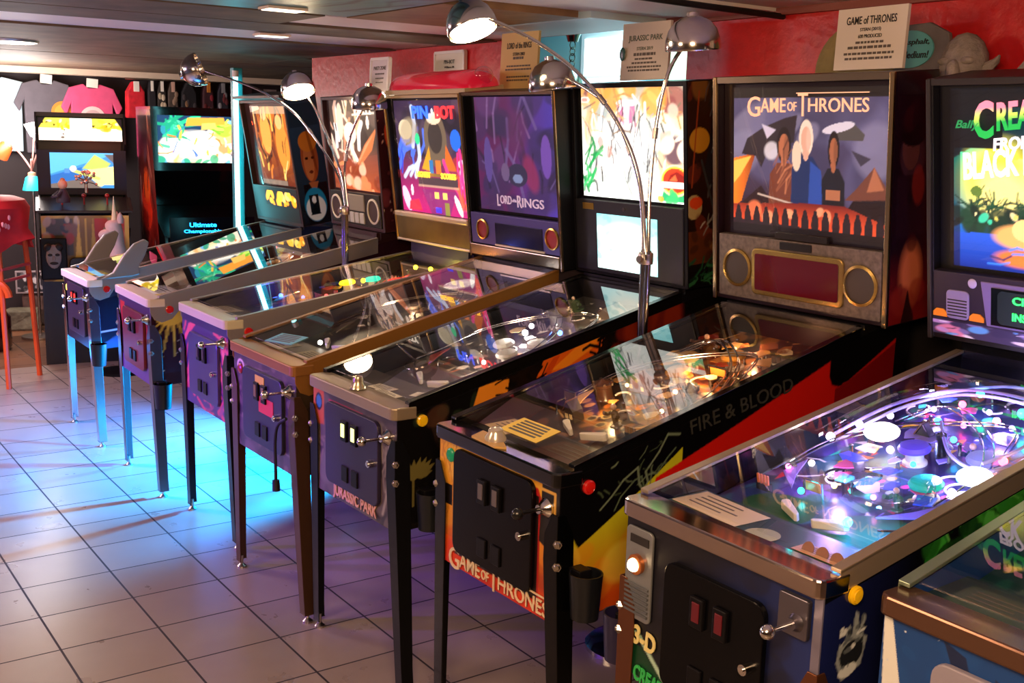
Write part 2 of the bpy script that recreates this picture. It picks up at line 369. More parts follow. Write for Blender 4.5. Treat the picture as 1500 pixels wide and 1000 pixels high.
def playfield(p, cv, seed, bumpers=(), bulbs=(), pal=('c8b070',), cards=(), posts=10, glow=None, wires=1, flip='e8e2d2', dep=.085, apron='1d1a1c', mech=None, plast=8, ramp=None, rimes=0):
    Lp = p.Lp; W = .266; R = random.Random(seed); M = p.PM
    b = sheet('playfield', cv, [(-W, .07, -dep), (W, .07, -dep), (-W, Lp, -dep), (W, Lp, -dep)], artmat('playfield_art', .3, coat=.3), p.root, M)
    p.pf = b
    ap = MB().prism([(.07, -.03), (.235, -.06), (.235, -dep), (.07, -dep)], -W, W, 'x').build('apron', pm('apron_'+apron, apron, .4, noise=.2), b)
    ay = lambda t: -.03-.03*(t-.07)/.165+.0015
    for (cx, cy, w, h, hx, rot) in cards:
        c = MB().box((-w/2, -h/2, 0), (w/2, h/2, .001)).build('instruction_card', pm('card_'+hx, hx, .6), ap, M=T((cx, cy, ay(cy))) @ Matrix.Rotation(-.18, 4, 'X') @ Matrix.Rotation(rot, 4, 'Z'))
        for k in range(4): MB().box((-w*.38, h*(.28-.17*k), .001), (w*R.uniform(.1, .38), h*(.28-.17*k)+h*.05, .0014)).build('printed_line', GREYINK, c)
    # flippers, slings
    for s in (-1, 1):
        fl = MB().prism([(0, -.011), (.07, -.006), (.075, 0), (.07, .006), (0, .011), (-.009, .006), (-.009, -.006)], 0, .02).build('flipper', tinted(flip), b, M=T((s*.085, .31, -dep+.006)) @ Matrix.Rotation(-.5 if s < 0 else PI+.5, 4, 'Z'), bevel=.002)
        MB().prism([(s*.12, .37), (s*.2, .43), (s*.2, .52), (s*.165, .44)][::s], -dep+.022, -dep+.026).build('slingshot_plastic', tinted(R.choice(pal)), b)
        MB().tube([(s*.155, .33, -dep+.02), (s*.235, .39, -dep+.02), (s*.24, .56, -dep+.02)], .003, 6).build('lane_guide', CHROME, b, smooth=True)
    pr = None
    for k in range(posts):
        q = T((R.uniform(-.22, .22), R.uniform(.42, Lp-.1), -dep))
        if pr is None: pr = MB().lathe([(.007, 0), (.005, .008), (.005, .026), (.007, .03), (1e-6, .034)], 10).build('post', CHROME, b, M=q, smooth=True)
        else: clone(pr, b, q)
    for k in range(plast):
        cx, cy = R.uniform(-.21, .21), R.uniform(.45, Lp-.12); a0 = R.uniform(0, 6); n = R.choice((4, 5, 6)); sc = R.uniform(.35, .85)
        MB().prism([(cx+sc*R.uniform(.02, .055)*math.cos(a0+i*2*PI/n), cy+sc*R.uniform(.02, .06)*math.sin(a0+i*2*PI/n)) for i in range(n)], -dep+.031, -dep+.034).build('plastic_panel', tinted(R.choice(pal)), b)
    for (bx, by, hx, lit) in bumpers:
        bo = MB().lathe([(.03, 0), (.03, .006), (.022, .01), (.022, .032), (.03, .036)], 20, T((bx, by, -dep))).build('bumper', tinted('e6e2da'), b, smooth=True)
        MB().lathe([(.038, .036), (.04, .042), (.034, .05), (1e-6, .053)], 24, T((bx, by, -dep))).build('bumper_cap', bulb_mat(hx, lit) if lit else tinted(hx), bo, smooth=True)
    for (bx, by, bz, hx, s, rr) in bulbs:
        MB().ball((bx, by, -dep+bz), rr*.8, 10).build('lamp_bulb', bulb_mat(hx, s), b, smooth=True)
    for k in range(wires):
        s = (-1) ** k; y0 = R.uniform(.42, .5); xx = s*R.uniform(.17, .22); pts = [(xx, y0, -.045), (xx*.95, y0+.18, -.035), (xx*.4, y0+.36, -.03), (-xx*.5, y0+.48, -.035), (-xx*.8, y0+.36, -.05)]
        w = None
        for d in (-.008, .008): w = MB().tube(spline([(q[0]+d, q[1]+d*s, q[2]) for q in pts]), .0022, 6).build('ramp_wire', CHROME, b, smooth=True)
    if ramp:
        for hx, pts, rad in ramp: MB().tube(spline(pts), rad, 8).build('ramp_rail', hx if not isinstance(hx, str) else tinted(hx), b, smooth=True)
    if mech:
        for i, (bx, by, w, l, hh, hx) in enumerate(mech): toy(b, bx, by, w, l, hh-.004, hx, (i+seed) % 5, dep, R)
    for k in range(rimes):
        cx, cy, a0 = R.uniform(-.2, .2), R.uniform(.42, Lp-.1), R.uniform(0, 6); rr = R.uniform(.02, .05)
        MB().tube([(cx+rr*math.cos(a0+i*.35), cy+rr*math.sin(a0+i*.35), -dep+.02) for i in range(9)], .003, 6).build('rubber_guide', tinted(R.choice(('e8e4da', '17151a', 'b8b0a8'))), b, smooth=True)
    if glow:
        for (bx, by, hx, e) in glow:
            ld = bpy.data.lights.new('general_illumination', 'POINT'); ld.energy = e; ld.color = lin(hx); ld.shadow_soft_size = .012
            lo = bpy.data.objects.new('general_illumination', ld); C.objects.link(lo); lo.parent = p.root; lo.matrix_local = M @ T((bx, by, -.02))
    return b
def toy(b, bx, by, w, l, h, hx, kind, dep, R):
    A = T((bx, by, -dep)); m = tinted(hx); w *= .8; l *= .8; r = min(w, l)/2
    if kind == 0:   # round tower with battlements and cone roof
        o = MB().lathe([(r, 0), (r*.85, h*.1), (r*.8, h*.6), (r*1.05, h*.66), (r*1.05, h*.78), (r*.75, h*.78), (r*.7, h*.8), (1e-6, h)], 12, A).build('toy_tower', m, b, smooth=True)
        for j in range(6): MB().box((-.004, r*.85, h*.76), (.004, r*1.04, h*.86), A @ Matrix.Rotation(j*PI/3, 4, 'Z')).build('battlement', m, o)
    elif kind == 1: # gabled house
        o = MB().prism([(-w/2, 0), (w/2, 0), (w/2, h*.55), (0, h), (-w/2, h*.55)], -l/2, l/2, 'y', A).build('toy_house', m, b, bevel=.002)
        for j in (-1, 1): MB().box((j*w*.25-.006, -l/2-.002, h*.2), (j*w*.25+.006, -l/2, h*.42), A).build('toy_window', tinted('f0d8a0'), o)
        MB().prism([(-w/2-.006, h*.52), (0, h+.004), (0, h-.002), (-w/2-.004, h*.48)], -l/2-.004, l/2+.004, 'y', A).build('toy_roof', tinted('5a3a2a'), o)
    elif kind == 2: # little figure
        o = MB().lathe([(r*.9, 0), (r*.8, h*.05), (r*.35, h*.08), (r*.5, h*.4), (r*.55, h*.62), (r*.2, h*.7), (r*.18, h*.74)], 12, A).build('toy_figure', m, b, smooth=True)
        MB().ball((0, 0, h*.85), h*.13, 10).build('toy_head', tinted('d8b090'), o, smooth=True).matrix_local = A
        for j in (-1, 1): MB().tube([(j*r*.5, 0, h*.6), (j*r*1.1, -.006, h*.5), (j*r*1.2, -.02, h*.62)], .006, 6).build('toy_arm', m, o, smooth=True).matrix_local = A
    elif kind == 3: # bank of drop targets
        o = MB().box((-w/2, -.004, 0), (w/2, .008, h*.25), A).build('target_bank', tinted('2a282c'), b); n = 4
        for j in range(n): MB().box((-w/2+w*j/n+.002, -.003, h*.25), (-w/2+w*(j+1)/n-.002, .002, h*.62), A).build('drop_target', m, o, bevel=.001)
    else:           # wire gate with a lamp post
        o = MB().tube([(-w/2, 0, 0), (-w/2, 0, h*.8), (w/2, 0, h*.8), (w/2, 0, 0)], .003, 6).build('wire_gate', CHROME, b, smooth=True); o.matrix_local = A
        g = MB().box((-w*.4, -.002, h*.3), (w*.4, .002, h*.72)).build('gate_flag', m, o, bevel=.002)
def speaker(p, cx, t, r, rim, cone, y=-.003):
    o = MB().lathe([(r, 0), (r, .006), (r*.86, .008), (r*.84, .002)], 32, T((cx, y, t)) @ Matrix.Rotation(PI/2, 4, 'X'), False).build('speaker_ring', rim, p.bb, smooth=True)
    MB().lathe([(r*.86, .001), (r*.5, .002), (1e-6, .003)], 28, T((cx, y, t)) @ Matrix.Rotation(PI/2, 4, 'X')).build('speaker_grille', cone, o, smooth=True); return o
def cup_holder(p, sx=1, z=.62, y=.05, hx='0c0d10'):
    W = .286; cx = sx*(W+.052)
    o = MB().lathe([(.036, 0), (.044, .12), (.04, .12), (.033, .006), (1e-6, .006)], 24, T((cx, y, z))).build('cup_holder', pm('cup_'+hx, hx, .35), p.root, smooth=True)
    MB().box((min(sx*(W+.006), cx), y-.02, z+.1), (max(sx*(W+.006), cx), y+.02, z+.125)).build('holder_bracket', BLACK, o, bevel=.003); return o
G_ = 'pinball machines in a row along the red wall'

# ================================================================== the machines
RED_BTN = pm('red_button', 'b3140f', .25, coat=.5, es=.15); YEL_BTN = pm('yellow_button', 'e2b010', .3, coat=.4, es=.1)
def tall_caps(parent, segs, mat, M, k=1.):
    for body, x0, x1, t, h in segs: text('title_lettering', body, (x1-x0)*k, h*k, mat, parent, M @ T(((x0+x1)/2*k, t*k, 0)), off=.004)
THRONES = (('G',-.214,-.160,0,.064),('AME',-.157,-.054,.004,.044),('OF',-.046,-.010,.0,.028),('T',-.004,.034,.006,.072),('HRONES',.037,.262,.004,.042))
RINGS = (('L',-.17,-.15,-.004,.05),('ORD',-.147,-.065,.0,.036),('of the',-.058,-.03,.0,.014),('R',-.024,.008,-.002,.05),('INGS',.012,.16,-.004,.038))
def lettered(p, n, body, x, t, w, h, mat, y=.008, rot=0., **k): return text(n, body, w, h, mat, p.bb, T((x, y, t)) @ FRONT @ Matrix.Rotation(rot, 4, 'Z'), **k)

# --- 1: far left machine with two grey grips on its front corners
p = pin_base('pinball machine with two grey curved grips and cream lockdown bar, farthest in the row', G_,
  (-6.506,1.575,-.004,.931,.248,1.241,.629,1.237,.702,1.194,.749,.16),
  dict(cab=pm('navy_cabinet','141a30',.4), leg=pm('leg_chrome','c8c8cc',.2,1.), rail=pm('satin_rail','a39a90',.35,.55), rk='flare', rw=.06, bar=pm('cream_bar','efe6d4',.3), btn=RED_BTN,
       box=pm('brown_wood_box','3a211a',.45,noise=.3), doorm=pm('steel_door','4a4658',.35,.6), slotlit=pm('red_lit_slot','ff2a1e',.3,es=3.5), start=(-.205,.835,pm('amber_lit_button','ffc24a',.3,es=4)), trim=None))
c = Cv(60, 60, '120e22').strokes(10, ['3a3458','26203e','5a5070'], 3, w=.03); front_art(p, c)
c = Cv(120, 60, '10182c'); [c.line(q, .012, 'd8dce4') for q in ([(.16,.42),(.16,.72),(.20,.72),(.20,.42)], [(.22,.72),(.31,.72),(.31,.45),(.22,.45),(.22,.72)], [(.02,.35),(.5,.35)], [(.1,.12),(.45,.2),(.9,.2)])]
c.ring(.37,.57,.045,.014,'e4e6ea').tri(6, ['cfd4de','8a93a8'], 4, .42,.4,.7,.95,.05).poly([(.0,.0),(.3,.0),(.12,.3)], '3b4a72'); side_art(p, c, drop=.12)
c = Cv(84, 92, '3a1206').grad('6a2408','d8761c').strokes(30, ['ffd25a','ffb03a','f28a24','7a2c0a','3c1206'], 8, L=.3, w=.05, ang=1.5).ell(.3,.66,.14,.26,'ffb24a').ell(.3,.9,.08,.08,'ffd890').ell(.72,.5,.17,.3,'f09a34').ell(.7,.8,.09,.09,'ffc878').strokes(16, ['4a1808','ffe08a'], 9, L=.2, w=.02, ang=1.4).rect(0,.9,1,1,'d8c8a0',.6).rect(0,0,.7,.07,'8a7a68')
backglass(p, c, -.2,.335,.235,.71, 1.1)
MB().box((-.335,-.002,.018),(.335,.03,.225)).build('speaker_panel', pm('dark_brown_panel','24160f',.4), p.bb, bevel=.003)
c = Cv(80, 20, '1c0d05').blobs(16, ['ffc22a','ff9a10','ffe06a'], 5, .1,.1,.95,.9,(.03,.08)); sheet('lit_score_window', c, [(-.15,-.003,.11),(.32,-.003,.11),(-.15,-.003,.2),(.32,-.003,.2)], artmat('lit_art_1.60',.5,1.6), p.bb)
MB().prism([(0,0),(.2,.0),(.2,.03),(-.03,.03),(-.03,.015)], -.36, .36, 'x').build('crown_moulding', pm('brown_wood_box','3a211a'), p.bb, M=T((0,0,.749)))
c = Cv(60, 150, '1d2430').grad('15161c','2e4a66',hi=.9).ell(.52,.53,.27,.19,'a8562c').ell(.48,.5,.16,.15,'c87a44').ell(.52,.66,.29,.08,'d8862e').rect(.2,.0,.95,.33,'14121a').poly([(.38,.34),(.7,.34),(.55,.24)],'b0663a').ell(.42,.53,.05,.012,'2a120c').ell(.62,.53,.05,.012,'2a120c').ell(.52,.42,.07,.012,'6a2a1c').ell(.62,.6,.05,.2,'6e3018',.2,.3,.6).ell(.5,.16,.36,.135,'1c86b4').ell(.5,.13,.32,.1,'dfe9ec').rect(.32,.1,.62,.24,'12202c').poly([(.3,.08),(.47,.18),(.64,.08)],'0c141c').ell(.47,.2,.07,.03,'e8eef0').rect(.05,.78,.95,.96,'22384c')
box_side_art(p, c)
for s in (-1, 1):
    MB().prism([(.06,.935),(.13,.97),(.19,1.06),(.25,1.125),(.31,1.15),(.335,1.13),(.31,1.06),(.275,1.0),(.28,.955),(.24,.945)], s*.292-.014, s*.292+.014, 'x').build('corner_grip', pm('grip_grey','8d8780',.4,.3), p.root, bevel=.008)
c = Cv(80, 150, '3a3240').blobs(60, ['20283c','6a5a68','8a7a70','2c3a58','b0a090'], 11).tri(24, ['c8bca8','4a5a8a','7a3040','d89a3a'], 12)
playfield(p, c, 1, bumpers=[(-.08,.86,'c8b8a0',0),(.06,.95,'c8b8a0',0)], pal=('c8b8a8','6a7a9a','8a5a4a'), cards=[(-.12,.15,.17,.1,'e4d23c',0),(.13,.16,.18,.11,'e7889a',0)], bulbs=[(.1,.7,.03,'ffe2b0',6,.008)], glow=[(0,.8,'ffd8a8',.5)], apron='6a6258', plast=6, posts=6)
cup_holder(p, 1, .47, .03); P1 = p

# --- 2: sun burst on the cheek, boom box panel
p = pin_base('pinball machine with yellow sunburst on its dark side and boombox speaker panel', G_,
  (-5.488,1.593,-.023,.965,.251,1.188,.622,1.219,.659,1.249,.701,.095),
  dict(cab=pm('maroon_cabinet','2a0d12',.4), leg=pm('leg_grey','6f6a70',.3,.9), rail=pm('satin_rail','a39a90',.35,.55), rk='flare', rw=.075, bar=pm('pinkish_bar','e2cdb9',.35), btn=RED_BTN,
       box=pm('maroon_box','321015',.45), doorm=pm('red_door','6a1a20',.4), plm=STEEL, trim=None))
c = Cv(60, 60, '33182e').strokes(14, ['d8c8d0','b02430','6a2c38','e8d8c8'], 21, ang=1.5, L=.35, w=.05).rect(.0,0,1,.2,'5a3478').rect(0,.82,1,1,'40284e').poly([(.05,.9),(.2,.9),(.12,.5)],'c02a28'); front_art(p, c)
c = Cv(150, 70, '2a0e12'); 
for a in range(9): c.poly([(.075+.035*math.cos(3.3+a*.42), .80+.07*math.sin(3.3+a*.42)), (.075+.035*math.cos(3.6+a*.42), .80+.07*math.sin(3.6+a*.42)), (.08+.115*math.cos(3.45+a*.42), .8+.52*math.sin(3.45+a*.42))], 'd8b64a')
c.ell(.075,.86,.06,.16,'d8b64a').blobs(20, ['c8b0a0','e8d8c0'], 5, 0,0,.6,.6,(.003,.006),al=.7).blobs(6,['4a1a22'],6,.3,.1,.9,.7,(.05,.1)); side_art(p, c)
c = Cv(90, 96, '3a2c28').grad('c05a2a','4a4038',hi=.5).blobs(12,['2e2622','6a5a50'],31,0,.5,1,1,(.06,.14)).strokes(22,['f2dcc8','e0b89c','ffffff','c88a6a'],32,.05,.3,.6,.95,L=.28,w=.05,ang=1.7).poly([(.4,.15),(.85,.45),(.98,.7),(.7,.5)],'d87a44').poly([(.4,.15),(.9,.62),(.72,.5)],'f0a070').ell(.42,.62,.13,.12,'f4e2d2').ell(.22,.75,.07,.2,'efd2bc').blobs(22,['e8925a','ffb884','8a3a1a','f0c8a8'],33,0,0,1,.3,(.03,.09)).line([(.5,.82),(.95,.84)],.02,'f0e8dc').ell(.8,.74,.03,.07,'f8f0e8')
backglass(p, c, -.27,.30,.205,.69, .85)
lettered(p, 'title_lettering', 'PARTY', .17,.63,.2,.045, pm('pale_lit_letters','f4ead8',.4,es=1.2))
sp = MB().box((-.3,-.004,.02),(.3,.03,.195)).build('speaker_panel', pm('black_panel','18140f',.4), p.bb, bevel=.003)
for s in (-1, 1): speaker(p, s*.225, .105, .068, pm('cream_ring','d8ccb8',.4), pm('brown_cone','3a2620',.6))
MB().box((-.125,-.010,.095),(.125,.0,.185)).build('cassette_deck', pm('tan_deck','8a8070',.4), p.bb, bevel=.006)
for k in range(4): MB().box((-.115+k*.06,-.012,.03),(-.065+k*.06,.0,.088)).build('deck_button', pm('pale_button','b4b0a8',.4), p.bb, bevel=.004)
c = Cv(40, 110, '38141a').blobs(26,['d8c8c0','5a2a30','c8a090'],41,r=(.01,.03)).ell(.5,.72,.3,.14,'c8421e').blobs(8,['6a2c38'],42,r=(.1,.2)); box_side_art(p, c)
c = Cv(90, 160, '332c30').blobs(70,['564a4e','2a3040','6a5a50','82766a'],43).tri(30,['d8d0c4','4a8a7a','c86a3a','3a4a8a'],44)
playfield(p, c, 2, bumpers=[(-.1,.85,'e8e0d0',0),(.05,.92,'e8e0d0',0),(-.02,.75,'d8a060',0)], pal=('d8d0c4','7a8aa0','e0b070'), cards=[(-.1,.15,.24,.13,'e8e2d8',0),(.12,.15,.19,.11,'e3c86a',0)], glow=[(0,.85,'ffe0b8',.6)], apron='d6cdbf', bulbs=[(.1,.9,.04,'fff2dc',8,.01),(.14,.98,.04,'fff2dc',8,.01)], plast=6, posts=6)
cup_holder(p, 1, .45, .04); P2 = p

# --- 3: space robot machine with dome topper
p = pin_base('purple-fronted pinball machine with pink flame stripes and long red dome on top', G_,
  (-4.65,1.644,-.004,.988,.184,1.18,.604,1.164,.707,1.234,.718,.124),
  dict(cab=pm('purple_grey_cabinet','2c2440',.4), leg=pm('leg_black','1a181e',.3,.5), rail=pm('satin_rail','a39a90',.35,.55), rk='flare', rw=.07, bar=pm('olive_cream_bar','cbbf9c',.35), btn=RED_BTN, box=pm('dark_box','120f14',.4), doorm=pm('purple_steel_door','4c4468',.35,.5), trim=pm('worn_brass','b08a48',.3,1.), tw=.012,toptrim=pm('cream_moulding','c8b48c',.4)))
c = Cv(70, 70, '43305e').strokes(22,['e2566a','c83c58','8a3468'],51,0,0,1,.25,L=.22,w=.05,ang=.5).strokes(12,['e2566a','f07a80'],52,.86,.2,1,.9,L=.2,w=.05,ang=1.9).strokes(8,['e2566a','c84a60'],53,0,.2,.12,.8,L=.2,w=.04,ang=1.2).rect(0,.9,1,1,'35264c'); front_art(p, c)
c = Cv(110, 60, '1a1522').strokes(14,['c84a60','8a3468','e08a4a'],54,L=.2,w=.03); side_art(p, c, drop=.1)
c = Cv(110, 104, '2a1c3a').grad('c21a78','3a2a44',hi=.55).blobs(18,['2a2236','4a3a4c','15121c'],55,0,.55,1,1,(.06,.14)).strokes(14,['2a50e0','4a78ff','1a2c9a','cfe0ff'],56,.0,.3,.32,.62,L=.2,w=.04,ang=1.3)
c.ell(.58,.66,.16,.24,'6a5c48').ell(.58,.68,.1,.14,'352e2a').ell(.58,.84,.1,.05,'e8d8b8').poly([(.35,.4),(.48,.6),(.5,.38)],'e0a024').poly([(.68,.4),(.72,.62),(.85,.4)],'d86a20').rect(.46,.36,.52,.48,'2a78b8').rect(.55,.36,.63,.48,'e87a30').ell(.15,.74,.1,.09,'e8dcb8').ell(.2,.72,.14,.12,'a89a78',.4,.3,.7).ell(.32,.66,.035,.05,'2ad890').ell(.86,.66,.07,.09,'1a6ae8').poly([(.8,.5),(.95,.56),(.98,.42),(.84,.4)],'a02a3a').ell(.92,.46,.05,.04,'c8d8e8').ell(.93,.34,.06,.1,'b8c8e0').strokes(18,['ff2a3a','ff6a4a','ff3a9a'],57,.86,.04,1,.3,L=.2,w=.03,ang=1.9)
c.rect(.28,.335,.85,.37,'8a6a30').rect(.28,.26,.85,.325,'4a3a40').line([(.28,.25),(.85,.25)],.012,'c8b090').poly([(.32,.22),(.82,.22),(.7,.0),(.44,.0)],'8a2a70').rect(.5,.14,.56,.2,'ffd870').rect(.62,.14,.68,.2,'ffd870').ell(.08,.12,.05,.12,'e8d0f0',.4).ell(.17,.2,.02,.05,'fff0ff').poly([(.1,.02),(.3,.02),(.26,.12),(.12,.1)],'ff3048').ell(.83,.1,.03,.1,'ffffff',.5).rect(.5,.02,.58,.07,'4a3aff').rect(.64,.0,.7,.12,'8a8a3a')
backglass(p, c, -.30,.338,.15,.69, 1.15)
lettered(p,'title_lettering','PIN',-.03,.635,.15,.06,pm('blue_lit_letters','2a5cff',.4,es=2.2),off=.03); lettered(p,'title_lettering','BOT',.195,.635,.17,.06,pm('red_lit_letters','ff2a2e',.4,es=2.),off=.03)
MB().ball((.077,.012,.64),.010,sc=(.7,.3,1.3)).build('title_star', pm('white_lit','fff6e8',.4,es=2.5), p.bb, smooth=True)
for s, b_ in ((-.05,'HIGHEST'),(.18,'SCORES')): lettered(p,'score_lettering',b_,s,.34,.13,.028,pm('amber_lit_letters','ffc030',.4,es=2.5),off=.02)
MB().box((-.34,-.006,.012),(.34,.02,.125)).build('speaker_panel', pm('bronze_panel','6a5428',.35,.3,noise=.15), p.bb, bevel=.004)
MB().box((-.342,-.014,.125),(.342,.01,.15)).build('panel_moulding', pm('pale_moulding','d8c8ac',.3,.4), p.bb, bevel=.006)
MB().box((-.342,-.012,.0),(.342,.01,.012)).build('lower_moulding', pm('pale_moulding','d8c8ac'), p.bb, bevel=.004)
c = Cv(110, 200, '3c3450').blobs(90,['2a2440','5a4a6a','6a4a30','3a5a4a'],58,r=(.02,.07)).tri(50,['d8a830','e04a3a','2ab080','4a5ad8','e8d8c0'],59,r=.07).strokes(20,['e8a040','f0d0a0'],60,w=.02)
playfield(p, c, 3, bumpers=[(-.05,.86,'10b090',4),(.1,.9,'ff3a2a',3),(-.1,.75,'ffd21a',5)], pal=('e8d040','e84a3a','20a080','f0e0d0','4060e0'), cards=[(-.13,.15,.17,.1,'cfc49a',.1),(.13,.15,.17,.1,'d8cca4',0)], apron='5a5240', plast=18, posts=12,
  bulbs=[(-.2,.45,.03,'3a62ff',14,.013),(-.06,.50,.03,'3a62ff',8,.01),(.02,.58,.03,'ff4a4a',10,.011),(.12,.66,.03,'20d8a8',10,.012),(.16,.74,.03,'ff5a3a',12,.011),(-.03,.8,.05,'ffe21a',14,.014),(.03,1.0,.03,'ff3a3a',10,.01),(.12,.97,.03,'ff4a4a',8,.01),(.2,1.02,.03,'20c89a',9,.012),(-.05,1.1,.05,'fff02a',16,.014),(.06,1.12,.05,'fff02a',16,.014)],
  glow=[(-.15,.45,'4a6aff',1.),(.05,.7,'ffb060',1.),(.12,.95,'ff8060',1.),(0,1.08,'ffe040',1.2)], mech=[(-.02,.56,.1,.05,.07,'c86a48'),(.08,.6,.05,.1,.08,'d8a078'),(.02,.93,.12,.05,.06,'c8b8b0')])
P3 = p
# dome topper rests on top
d = thing('dome_topper','long red dome resting on top of the purple-fronted pinball machine','topper',(-4.56,2.79,1.966))
d.rotation_euler = (.124,0,0)
m = MB(); n = 12; vs = []; fs = []
for i, xx in enumerate((-.39,-.375,-.34,-.28,.28,.34,.375,.39)):
    k = (.35,.7,.9,1,1,.9,.7,.35)[i]
    for j in range(n+1): a = PI*j/n; vs.append((xx, -.1*k*math.cos(a), .012+.078*k*math.sin(a)))
for i in range(7):
    for j in range(n): fs.append((i*(n+1)+j, (i+1)*(n+1)+j, (i+1)*(n+1)+j+1, i*(n+1)+j+1))
fs += [tuple(range(n+1))[::-1], tuple(range(7*(n+1), 8*(n+1)))]
m.add(vs, fs).build('red_dome', pm('red_dome','c81430',.1,coat=1.,es=.35), d, smooth=True)
MB().box((-.36,-.105,-.008),(.36,.105,.014)).build('dome_base', pm('cream_moulding','c8b48c'), d, bevel=.003)
MB().ball((.36,0,.058),.044).build('end_cap', PLEXI, d, smooth=True); MB().ball((-.412,-.02,.022),.024).build('end_lamp', pm('white_hot_lamp','fff4e0',.3,es=45), d, smooth=True)

# --- 4: gold railed machine
p = pin_base('gold-railed pinball machine with dim violet backglass and bronze legs', G_,
  (-3.848,1.581,.01,.953,.279,1.158,.641,1.159,.67,1.24,.713,.112),
  dict(cab=pm('stone_cabinet','3b3036',.5), leg=pm('leg_bronze','4a3020',.4,.4), rail=pm('gold_paint','93622a',.38,.35), rk='flare', rw=.05, bar=pm('gold_paint','93622a'), btn=pm('gold_button','8a5c28',.3), box=BLACK, doorm=pm('dark_blue_door','1e1b2e',.4), slotlit=pm('brown_slot','6a5030',.4), trim=pm('bronze_trim','8a7258',.22,1.), tw=.012, start=(-.215,.855,pm('red_start','8a1420',.3))))
c = Cv(90, 80, '4a3c40').blobs(80,['5a4a4a','3a2e34','6c5a54','33282c'],61,r=(.02,.08)).strokes(20,['2a2024','7a6a5e'],62,L=.15,w=.012).ring(.12,.86,.05,.02,'d8b8b0'); front_art(p, c)
MB().box((-.01,-.006,.73),(.12,-.003,.79)).build('red_sticker', pm('red_sticker','c42a30',.5), p.door); MB().box((-.04,-.0065,.835),(.04,-.003,.866)).build('plate', pm('yellow_plate','d0a840',.4), p.door)
c = Cv(110, 60, '2a2018').grad('1a1410','3a2c1e').strokes(20,['6a4a28','150f0c'],63,L=.2); side_art(p, c, drop=.08)
c = Cv(110, 110, '2a2048').grad('3a1c52','4a3aa0',hi=1.).grad('5a1c5a','4636a8','u',.4,.9,mask=np.ones((110,110),bool)).blobs(28,['2e2858','3a2a60','241c40','5a3a78'],64,r=(.06,.16),al=.7).strokes(18,['6a5a9a','8a6aa8','1c1838'],65,.0,.1,.9,.85,L=.3,w=.03,ang=1.5,al=.7).ell(.52,.7,.12,.2,'5a2a5c',0,.5,.7).ell(.66,.35,.08,.16,'8a2c60',.3,.4,.8).ell(.5,.33,.12,.1,'2c2a4c').ell(.5,.3,.06,.04,'7a90c0').ell(.14,.45,.05,.2,'5a4a9a').ell(.85,.5,.06,.18,'6a4ab0').ell(.35,.35,.05,.08,'6a5a88')
backglass(p, c, -.26,.318,.21,.69, .52)
tall_caps(p.bb, RINGS, pm('pale_violet_letters','cdb6cf',.4,es=.35), T((.055,.008,.262)) @ FRONT)
MB().box((-.318,-.003,.058),(.318,.02,.195)).build('speaker_panel', pm('violet_panel','3c3278',.45), p.bb, bevel=.003)
MB().box((-.13,-.006,.068),(.21,.0,.16)).build('score_display', pm('display_dark','15112c',.15), p.bb, bevel=.002)
MB().box((-.13,-.010,.06),(.22,0,.068)).build('display_edge', pm('pale_moulding','d8c8ac'), p.bb)
for s in (-.225,.275): speaker(p, s, .125, .045, GOLD, pm('red_cone','8a1c1c',.4))
MB().box((-.322,-.012,.006),(.322,.02,.056)).build('lower_trim', pm('aged_chrome','a3906c',.25,1.), p.bb, bevel=.004)
c = Cv(170, 320, '2e2a28').blobs(120,['4a4038','5c5044','38302c','6e5e4c','23262c'],66,r=(.02,.08)).tri(60,['7a6a58','9a8a6a','4a2a28','2a3a48','b8a888'],67,r=.045).strokes(40,['a89878','1a1614','6a4a38'],69,L=.08,w=.008).strokes(20,['8a7a60','1c1818'],68)
playfield(p, c, 4, bumpers=[(-.05,.7,'5a5048',0),(.08,.78,'5a5048',0),(.0,.86,'5a5048',0)], pal=('6a5a4a','8a7a62','4a3a34','9a8868'), cards=[(-.16,.15,.16,.1,'c8b890',0),(.12,.15,.2,.09,'bfae8c',0)], apron='6a5844', plast=16, posts=14, glow=[(0,.65,'ffd2a0',.9),(.05,.98,'c8d0ff',.8)], mech=[(-.1,.6,.1,.12,.075,'5a4438'),(-.12,.9,.12,.08,.08,'4e4640'),(.14,1.0,.1,.1,.07,'6e665e')], wires=2, bulbs=[(-.02,.25,.04,'fff4e0',10,.012)])
P4 = p

# --- 5: dinosaur park
p = pin_base('black pinball machine with glaring white backglass above a small lit screen', G_,
  (-3.18,1.611,.02,.943,.283,1.187,.62,1.198,.636,1.242,.735,.089),
  dict(cab=pm('black_cabinet','100e10',.4), leg=pm('leg_satin_black','131316',.35,.3), rail=pm('black_rail','16120f',.25,.5), rw=.035, bar=pm('tan_reflection_bar','94846e',.3,.3), btn=YEL_BTN, box=BLACK, doorm=pm('violet_door','241c36',.4), slotlit=pm('yellow_lit_slot','e8f08a',.4,es=2.2), start=None, trim=None))  # taupe of the lockdown bar paints a tan reflection onto a black bar
c = Cv(110, 80, '3a3238').blobs(60,['4a4046','5a4e4e','2c262e','66605c'],71,r=(.03,.1)).poly([(.0,.62),(.14,.66),(.14,.98),(0,1.)],'b8542c').ell(.075,.86,.045,.085,'1a1620').ell(.075,.86,.032,.06,'2a6a9a').strokes(22,['8a8078','6e665e','9c948a'],72,.8,.0,1,.7,L=.14,w=.02,ang=1.4).strokes(10,['7a6a60'],73,0,.1,.12,.6,L=.15,w=.02).rect(.2,.9,.62,.93,'a02c4a'); front_art(p, c)
text('title_lettering','JURASSIC PARK',.30,.055,pm('pink_letters','cf9a86',.5),p.cab,T((.02,.006,.573)) @ FRONT,off=.03)
c = Cv(460, 150, '0e0c0c')
